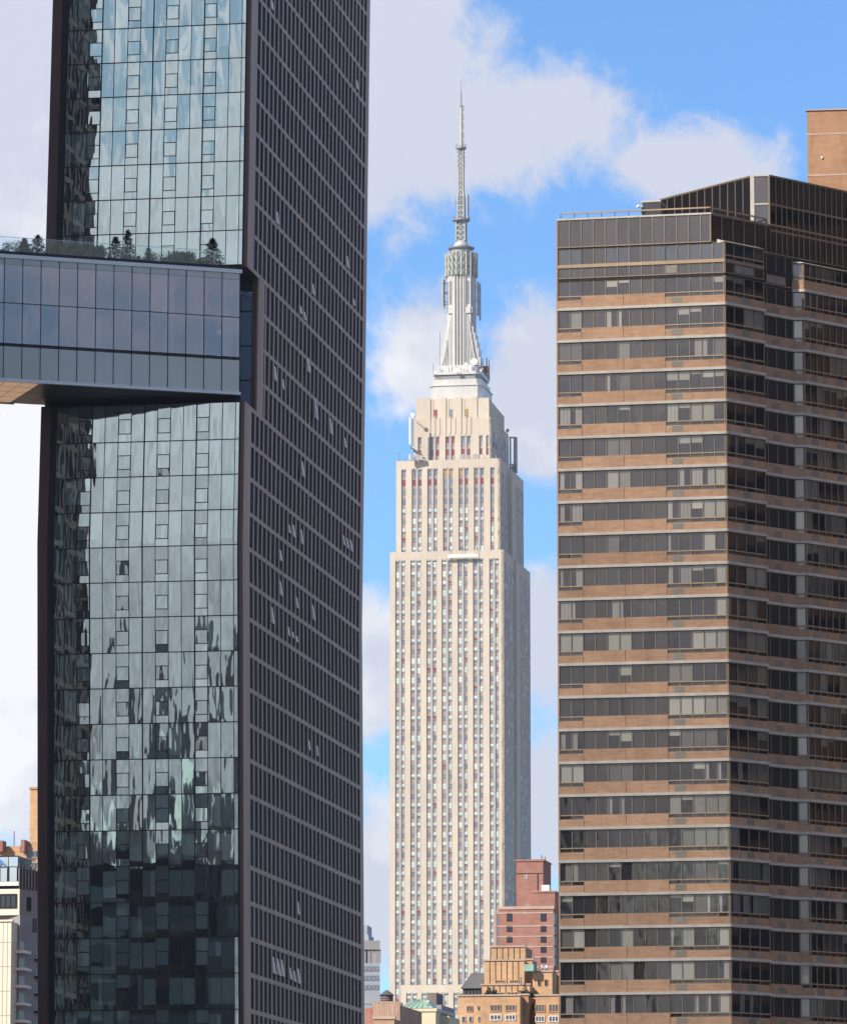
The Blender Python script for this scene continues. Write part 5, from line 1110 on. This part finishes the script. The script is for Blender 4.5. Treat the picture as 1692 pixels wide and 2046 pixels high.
# blue grey glass building beside the copper tower
Y = 800
t = thing('blue_grey_building', 'blue grey clad building with an open rooftop frame, just right of the copper tower', 'building', (*pt(740, 1950, Y)[:2], GZ))
b, F, u0, z1 = boxb(X7(-60), X7(158), Y7(1148), Y, 14, 'blue_grey_wall', deg=1); b.build('wall', t)
for q in range(9): b = MB(); zz = z1 - 1 - q*2.6; b.fbox(F, u0, 0, -.02, .05, zz - .12, zz + .12, 'grey_panel'); b.build('cladding_joint', t)
for q in range(3):
    for xx in (20, 52, 84, 116): win_on(F, X7(xx + 6), X7(xx + 24), Y7(1175 + q*75), Y7(1210 + q*75), t, c=(.25, .29, .36), frame='blue_grey_wall', mull=0)
zt_ = zat(Y7(1040), Y)
for x0 in (32, 70, 100, 130, 152): b = MB(); u = F.u(X7(x0), Y7(1100)); b.fbox(F, u - .25, u + .25, -.8, -.2, z1, zt_, 'grey_panel'); b.build('post', t)
b = MB(); b.fbox(F, u0, F.u(X7(158), Y7(1040)), -8, 0, zt_, zat(Y7(1030), Y) + 1.2, 'grey_panel'); b.build('roof_slab', t)
b = MB(); b.fbox(F, u0, F.u(X7(112), Y7(1100)), -8, -2, z1, zt_, 'dark_metal'); b.build('plant_screen', t)
b, F2, u2, z2 = boxb(X7(-40), X7(56), Y7(842), Y + 6, 6, 'blue_grey_wall', deg=-6); b.build('core_tower', t); b, F2, u2, z2 = boxb(X7(-40), X7(66), Y7(920), Y + 5, 7, 'blue_grey_wall', deg=-6); b.build('core_tower', t)
p = pt(X7(121), Y7(977), Y + 2); b = MB(); b.ball(p, 13/S4_*Y/FPX, 'white_trim', 12); b.tube((p[0], p[1], zt_), (p[0], p[1], p[2] - .5), .5, 'grey_panel'); b.build('radome', t)
# ================================================================== low buildings, bottom left
def XL(x): return x/4.2083
def YL(y): return 1560 + y/4.2083
Y = 700
t = thing('orange_brick_building', 'orange brick building with a square tower, behind the cream balcony block at bottom left', 'building', (*pt(40, 1700, Y)[:2], GZ))
b, F, u0, z1 = boxb(XL(254), XL(420), YL(70), Y + 3, 10, 'orange_brick'); b.build('stair_tower', t); coping(F, u0, 0, z1, 'orange_brick', t, 10, .3)
b, F, u0, z1 = boxb(XL(-260), XL(420), YL(548), Y, 18, 'orange_brick'); b.build('wall', t)
b, F2, u2, z2 = boxb(XL(193), XL(420), YL(512), Y + 1, 12, 'orange_brick'); b.build('upper_wall', t)
b, F3, u3, z3 = boxb(XL(175), XL(206), YL(498), Y - .5, 2, 'red_brick', zb=zat(YL(600), Y)); b.build('chimney', t); b, F3, u3, z3 = boxb(XL(-40), XL(22), YL(505), Y - .5, 2, 'red_brick', zb=zat(YL(600), Y)); b.build('chimney', t)
for x0, x1, y0, y1 in ((230, 330, 598, 645), (262, 312, 695, 745), (290, 315, 795, 850), (255, 290, 662, 672)): win_on(F, XL(x0), XL(x1), YL(y0), YL(y1), t, c=(.06, .065, .08), frame='grey_panel', mull=2)
p = pt(XL(118), YL(550), Y); b = MB(); b.tube(p, (p[0], p[1], p[2] + 2), .08, 'mast_dark'); b.build('aerial', t)
Y = 560
t = thing('balcony_building', 'cream modern block with glass penthouse and stacked white balconies, bottom left corner', 'building', (*pt(30, 1900, Y)[:2], GZ))
def bl2(x0, x1, y0, y1, Yd, dep, m, name): b, F, u0, z1 = boxb(XL(x0), XL(x1), YL(y0), Yd, dep, m, zb=zat(YL(y1), Yd) if y1 else GZ); b.build(name, t); return F, u0, z1
FSd = lambda F: Fr(F.x, F.y, 62)
F, u0, z1 = bl2(-200, 165, 912, 1132, Y, 9, 'cream_panel', 'upper_block')
G_ = FSd(F); ue = G_.u(XL(350), YL(1000)); b = MB(); b.fbox(G_, 0.02, ue, -3, 0, GZ, z1 - .02, 'grey_panel'); b.build('side_wall', t)
b = MB()
for q in range(22): u = ue*(q + .5)/22; b.fbox(G_, u - .07, u + .07, 0, .06, GZ, zat(YL(1130), Y), 'blue_grey_wall')
b.build('side_cladding', t)
for x0, y0, y1 in ((228, 985, 1095), (275, 1165, 1275)):
    win_on(G_, XL(x0), XL(x0 + 26), YL(y0), YL(y1), t, c=(.05, .055, .06), frame='dark_metal', mull=2)
win_on(F, XL(-120), XL(131), YL(968), YL(1066), t, c=(.035, .045, .05), frame='gap_black', mull=5)
F2, u2, z2 = bl2(-200, 152, 1128, 1190, Y + 1.2, 7, 'cream_panel', 'recessed_storey'); win_on(F2, XL(-120), XL(80), YL(1140), YL(1185), t, c=(.08, .085, .07), frame='cream_panel', mull=3); win_on(F2, XL(88), XL(118), YL(1150), YL(1190), t, c=(.03, .03, .03), mull=0)
F3, u3, z3 = bl2(-200, 96, 1187, None, Y - 2.5, 12, 'cream_panel', 'lower_block'); coping(F3, u3, 0, z3, 'cream_panel', t, .5, .2)
b = MB()
for q in range(8): zz = z3 - 2.2 - q*2.6; b.fbox(F3, u3, -.02, -.02, .012, zz - .03, zz + .03, 'grey_panel')
for x in (25, 62): u = F3.u(XL(x), 1900); b.fbox(F3, u - .03, u + .03, -.02, .011, GZ, z3, 'grey_panel')
b.build('panel_joint', t)
for i, y in enumerate((1428, 1573, 1720, 1868, 2012, 2158)):
    b = MB(); Fq = frames(XL(205), YL(y), Y - 1.0, -10); ua = Fq.u(XL(100), YL(y)); zz = zat(YL(y), Y - 1); b.fbox(Fq, ua, 0, -3, 0, zz - .28, zz, 'white_trim'); bo = b.build('balcony_slab', t)
    g = MB(); g.fbox(Fq, ua + .05, -.05, -.12, -.08, zz + .01, zz + .95, 'rail_glass'); g.build('balcony_rail', bo)
    b = MB(); Fd = frames(XL(330), YL(y + 72), Y + 2.5, -10); ua = Fd.u(XL(200), YL(y + 72)); zz2 = zat(YL(y + 72), Y + 2.5); b.fbox(Fd, ua, 0, -2, 0, zz2 - .22, zz2, 'dark_metal'); b.fbox(Fd, ua, 0, -.08, -.03, zz2 + .01, zz2 + .95, 'rail_glass'); b.build('dark_balcony', t)
    win_on(frames(XL(205), YL(y), Y + .9, -10), XL(112), XL(195), YL(y - 118), YL(y - 4), t, c=(.13, .14, .17), frame='blue_grey_wall', mull=4)
Fp, up, zp = bl2(-200, 152, 632, 850, Y + .5, 6, 'dark_metal', 'penthouse_wall')
for x0, x1 in ((-90, -5), (0, 70), (76, 152)):
    b = MB(); ua, ub = Fp.u(XL(x0), 1720), Fp.u(XL(x1), 1720); b.face([Fp(ua, .1, zat(YL(720), Y)), Fp(ub, .1, zat(YL(720), Y)), Fp(ub, .1, zat(YL(640), Y)), Fp(ua, .1, zat(YL(640), Y))], 'notch_glass', (.45, .52, .56)); b.build('penthouse_pane', t, fix=False)
    b = MB(); b.face([Fp(ua + .1, .1, zat(YL(845), Y)), Fp(ub - .1, .1, zat(YL(845), Y)), Fp(ub - .1, .1, zat(YL(727), Y)), Fp(ua + .1, .1, zat(YL(727), Y))], 'notch_glass', (.50, .55, .57)); b.build('penthouse_pane', t, fix=False)
bl2(-200, 156, 850, 884, Y + .2, 8, 'white_trim', 'white_slab'); bl2(-200, 160, 884, 914, Y + 1.2, 6, 'dark_metal', 'shadow_gap')
Gp = FSd(Fp); ue = Gp.u(XL(330), YL(800)); b = MB(); b.fbox(Gp, 0, ue, -3, 0, zat(YL(930), Y), zat(YL(735), Y), 'dark_metal'); b.build('penthouse_side', t)
b = MB()
for q in range(7): u = ue*(q + .3)/7; b.fbox(Gp, u - .1, u + .1, .02, .12, zat(YL(930), Y), zat(YL(690), Y), 'grey_panel')
b.build('screen_fin', t)
p = pt(XL(-8), YL(685), Y + .35); b = MB(); FF = Fr(p[0], p[1], -10); rad = 30/4.2083*Y/FPX
for k in range(24):
    a0, a1 = 2*pi*k/24, 2*pi*(k + 1)/24
    b.hexa([FF(rad*cos(a0)*s_, w_, p[2] + rad*sin(a0)*s_*.62) for w_ in (.0, .08) for s_ in (1,)] + [FF(rad*cos(a1), .08, p[2] + rad*sin(a1)*.62), FF(rad*cos(a1), 0, p[2] + rad*sin(a1)*.62)] +
           [FF(rad*cos(a0)*.45, .0, p[2] + rad*sin(a0)*.3), FF(rad*cos(a0)*.45, .08, p[2] + rad*sin(a0)*.3), FF(rad*cos(a1)*.45, .08, p[2] + rad*sin(a1)*.3), FF(rad*cos(a1)*.45, 0, p[2] + rad*sin(a1)*.3)], 'blue_sign')
b.build('blue_emblem', t)
b = MB()
for q in range(9): x = rr(100, 250); p = pt(XL(x), YL(700), Y + 2.5 + q*.2); b.tube((p[0], p[1], zat(YL(735), Y) - .2), (p[0], p[1], zat(YL(rr(640, 690)), Y)), .06, 'grey_panel')
b.tube(pt(XL(100), YL(668), Y + 2.5), pt(XL(250), YL(668), Y + 4), .06, 'grey_panel'); b.build('terrace_rail', t)
# ================================================================== far shore skyline behind the camera, mirrored in the glass
random.seed(5)
def far(x, y, w, d, h, tiers):
    t = thing('shore_building', 'grey riverside block on the far shore behind the viewpoint', 'building', (x, y, 2.5), 'buildings on the far shore'); zb = 2.5; b = MB(); wn = MB()
    for q, k in tiers:
        b.prism([(x - w*q/2, y - d*q/2), (x + w*q/2, y - d*q/2), (x + w*q/2, y + d*q/2), (x - w*q/2, y + d*q/2)], zb, 2.5 + h*k, 'far_block')
        z = zb + 2
        while z < 2.5 + h*k - 3: wn.fbox(Fr(x, y, 0), -w*q/2 + 1, w*q/2 - 1, -d*q/2 - .2, -d*q/2 + .1, z, z + 1.8, 'blue_grey_wall') if False else wn.face([(x - w*q/2 + 1, y + d*q/2 + .1, z), (x + w*q/2 - 1, y + d*q/2 + .1, z), (x + w*q/2 - 1, y + d*q/2 + .1, z + 1.7), (x - w*q/2 + 1, y + d*q/2 + .1, z + 1.7)], 'far_window', (.05, .06, .07)); z += 4
        zb = 2.5 + h*k
    b.build('wall', t); wn.build('window_band', t, fix=False)
def mir(px, D): # spot on the far shore that photo column px of the glass front mirrors
    a = radians(200) - math.atan((px - 846)/FPX)*1.0; s0 = xat(px, 1500, 466); return s0 + D*sin(a), 466 + D*cos(a)
for px, D, w, h, tr in ((425, 1500, 22, 250, ((1, .78), (.7, .92), (.35, 1))), (398, 1560, 15, 232, ((1, .9), (.5, 1))), (458, 1480, 14, 238, ((1, .85), (.6, 1))), (440, 1620, 30, 196, ((1, 1),)), (352, 1520, 14, 190, ((1, .93), (.5, 1))), (205, 1500, 20, 183, ((1, .95), (.6, 1))),
                       (262, 1550, 16, 187, ((1, .94), (.5, 1))), (300, 1620, 60, 172, ((1, 1),)), (170, 1460, 60, 163, ((1, 1),)), (380, 1450, 60, 165, ((1, 1),)), (450, 1500, 60, 166, ((1, 1),)), (240, 1450, 60, 162, ((1, 1),)), (120, 1600, 60, 170, ((1, 1),)), (500, 1560, 60, 160, ((1, 1),))):
    x, y = mir(px, D); far(x, y, w, 30, h, tr)
for k in range(26): far(-2100 + k*170 + rr(-40, 40), -980 - rr(0, 120), rr(60, 110), 40, rr(25, 95), ((1, 1),))
t = thing('reflection_block', 'unseen dark block added in front of the copper towers for their glass to mirror', 'building', (-51, 410, GZ)); b = MB(); b.prism([(-64, 403), (-39.5, 403), (-39.5, 417), (-64, 417)], GZ, 53, 'far_block', 'dark_roof'); b.build('wall', t)  # unseen block added to darken the lowest mirrored rows of the glass front
for k in range(12): b = MB(); z = GZ + 2 + k*4; b.face([(-63, 417.1, z), (-40.5, 417.1, z), (-40.5, 417.1, z + 2), (-63, 417.1, z + 2)], 'far_window', (.02, .02, .025)); b.build('window_band', t, fix=False)
# a block added to the right, out of frame, for the right hand glass to mirror
t = thing('right_reflection_block', 'unseen brown brick block added east of the apartment tower for its glass to mirror', 'building', (110, 470, GZ)); b = MB()
b.prism([(95, 440), (125, 440), (125, 520), (95, 520)], GZ, 150, 'tower_brick', 'dark_roof'); b.build('wall', t); b = MB()
for k in range(40): z = GZ + 3 + k*3.5; b.face([(94.9, 442, z), (94.9, 518, z), (94.9, 518, z + 1.6), (94.9, 442, z + 1.6)], 'far_window', (.03, .03, .035))
b.build('window_band', t, fix=False)

# ================================================================== passing cloud that shades the riverfront, and the summer haze
def cloud(dist, at, rad, dens):
    c = [at[i] + sdir[i]*dist for i in range(3)]
    n = NT('cloud_vapour'); n.N.remove(n.p); v = n.new('ShaderNodeVolumePrincipled'); v.inputs['Color'].default_value = (1, 1, 1, 1); v.inputs['Density'].default_value = dens
    n.link(v.outputs[0], n.out.inputs['Volume'])
    b = MB(); b.ball((0, 0, 0), 1.0, 'cloud_vapour', 24); b.v = [(c[0] + x*rad[0], c[1] + y*rad[1], c[2] + z*rad[2]) for x, y, z in b.v]
    o = b.build('cloud'); o['kind'] = 'structure'
cloud(1500, (-7.4, 297.2, -6.8), (230.6, 298.0, 69.9), 0.0046)
n = NT('haze_air'); n.N.remove(n.p); v = n.new('ShaderNodeVolumePrincipled'); v.inputs['Color'].default_value = (0.86, 0.91, 1.0, 1); v.inputs['Density'].default_value = 0.000055; v.inputs['Anisotropy'].default_value = 0.2
n.link(v.outputs[0], n.out.inputs['Volume'])
b = MB(); b.hexa([(-2600, -1800, -3), (2600, -1800, -3), (2600, 2600, -3), (-2600, 2600, -3), (-2600, -1800, 480), (2600, -1800, 480), (2600, 2600, 480), (-2600, 2600, 480)], 'haze_air'); b.build('haze')['kind'] = 'stuff'
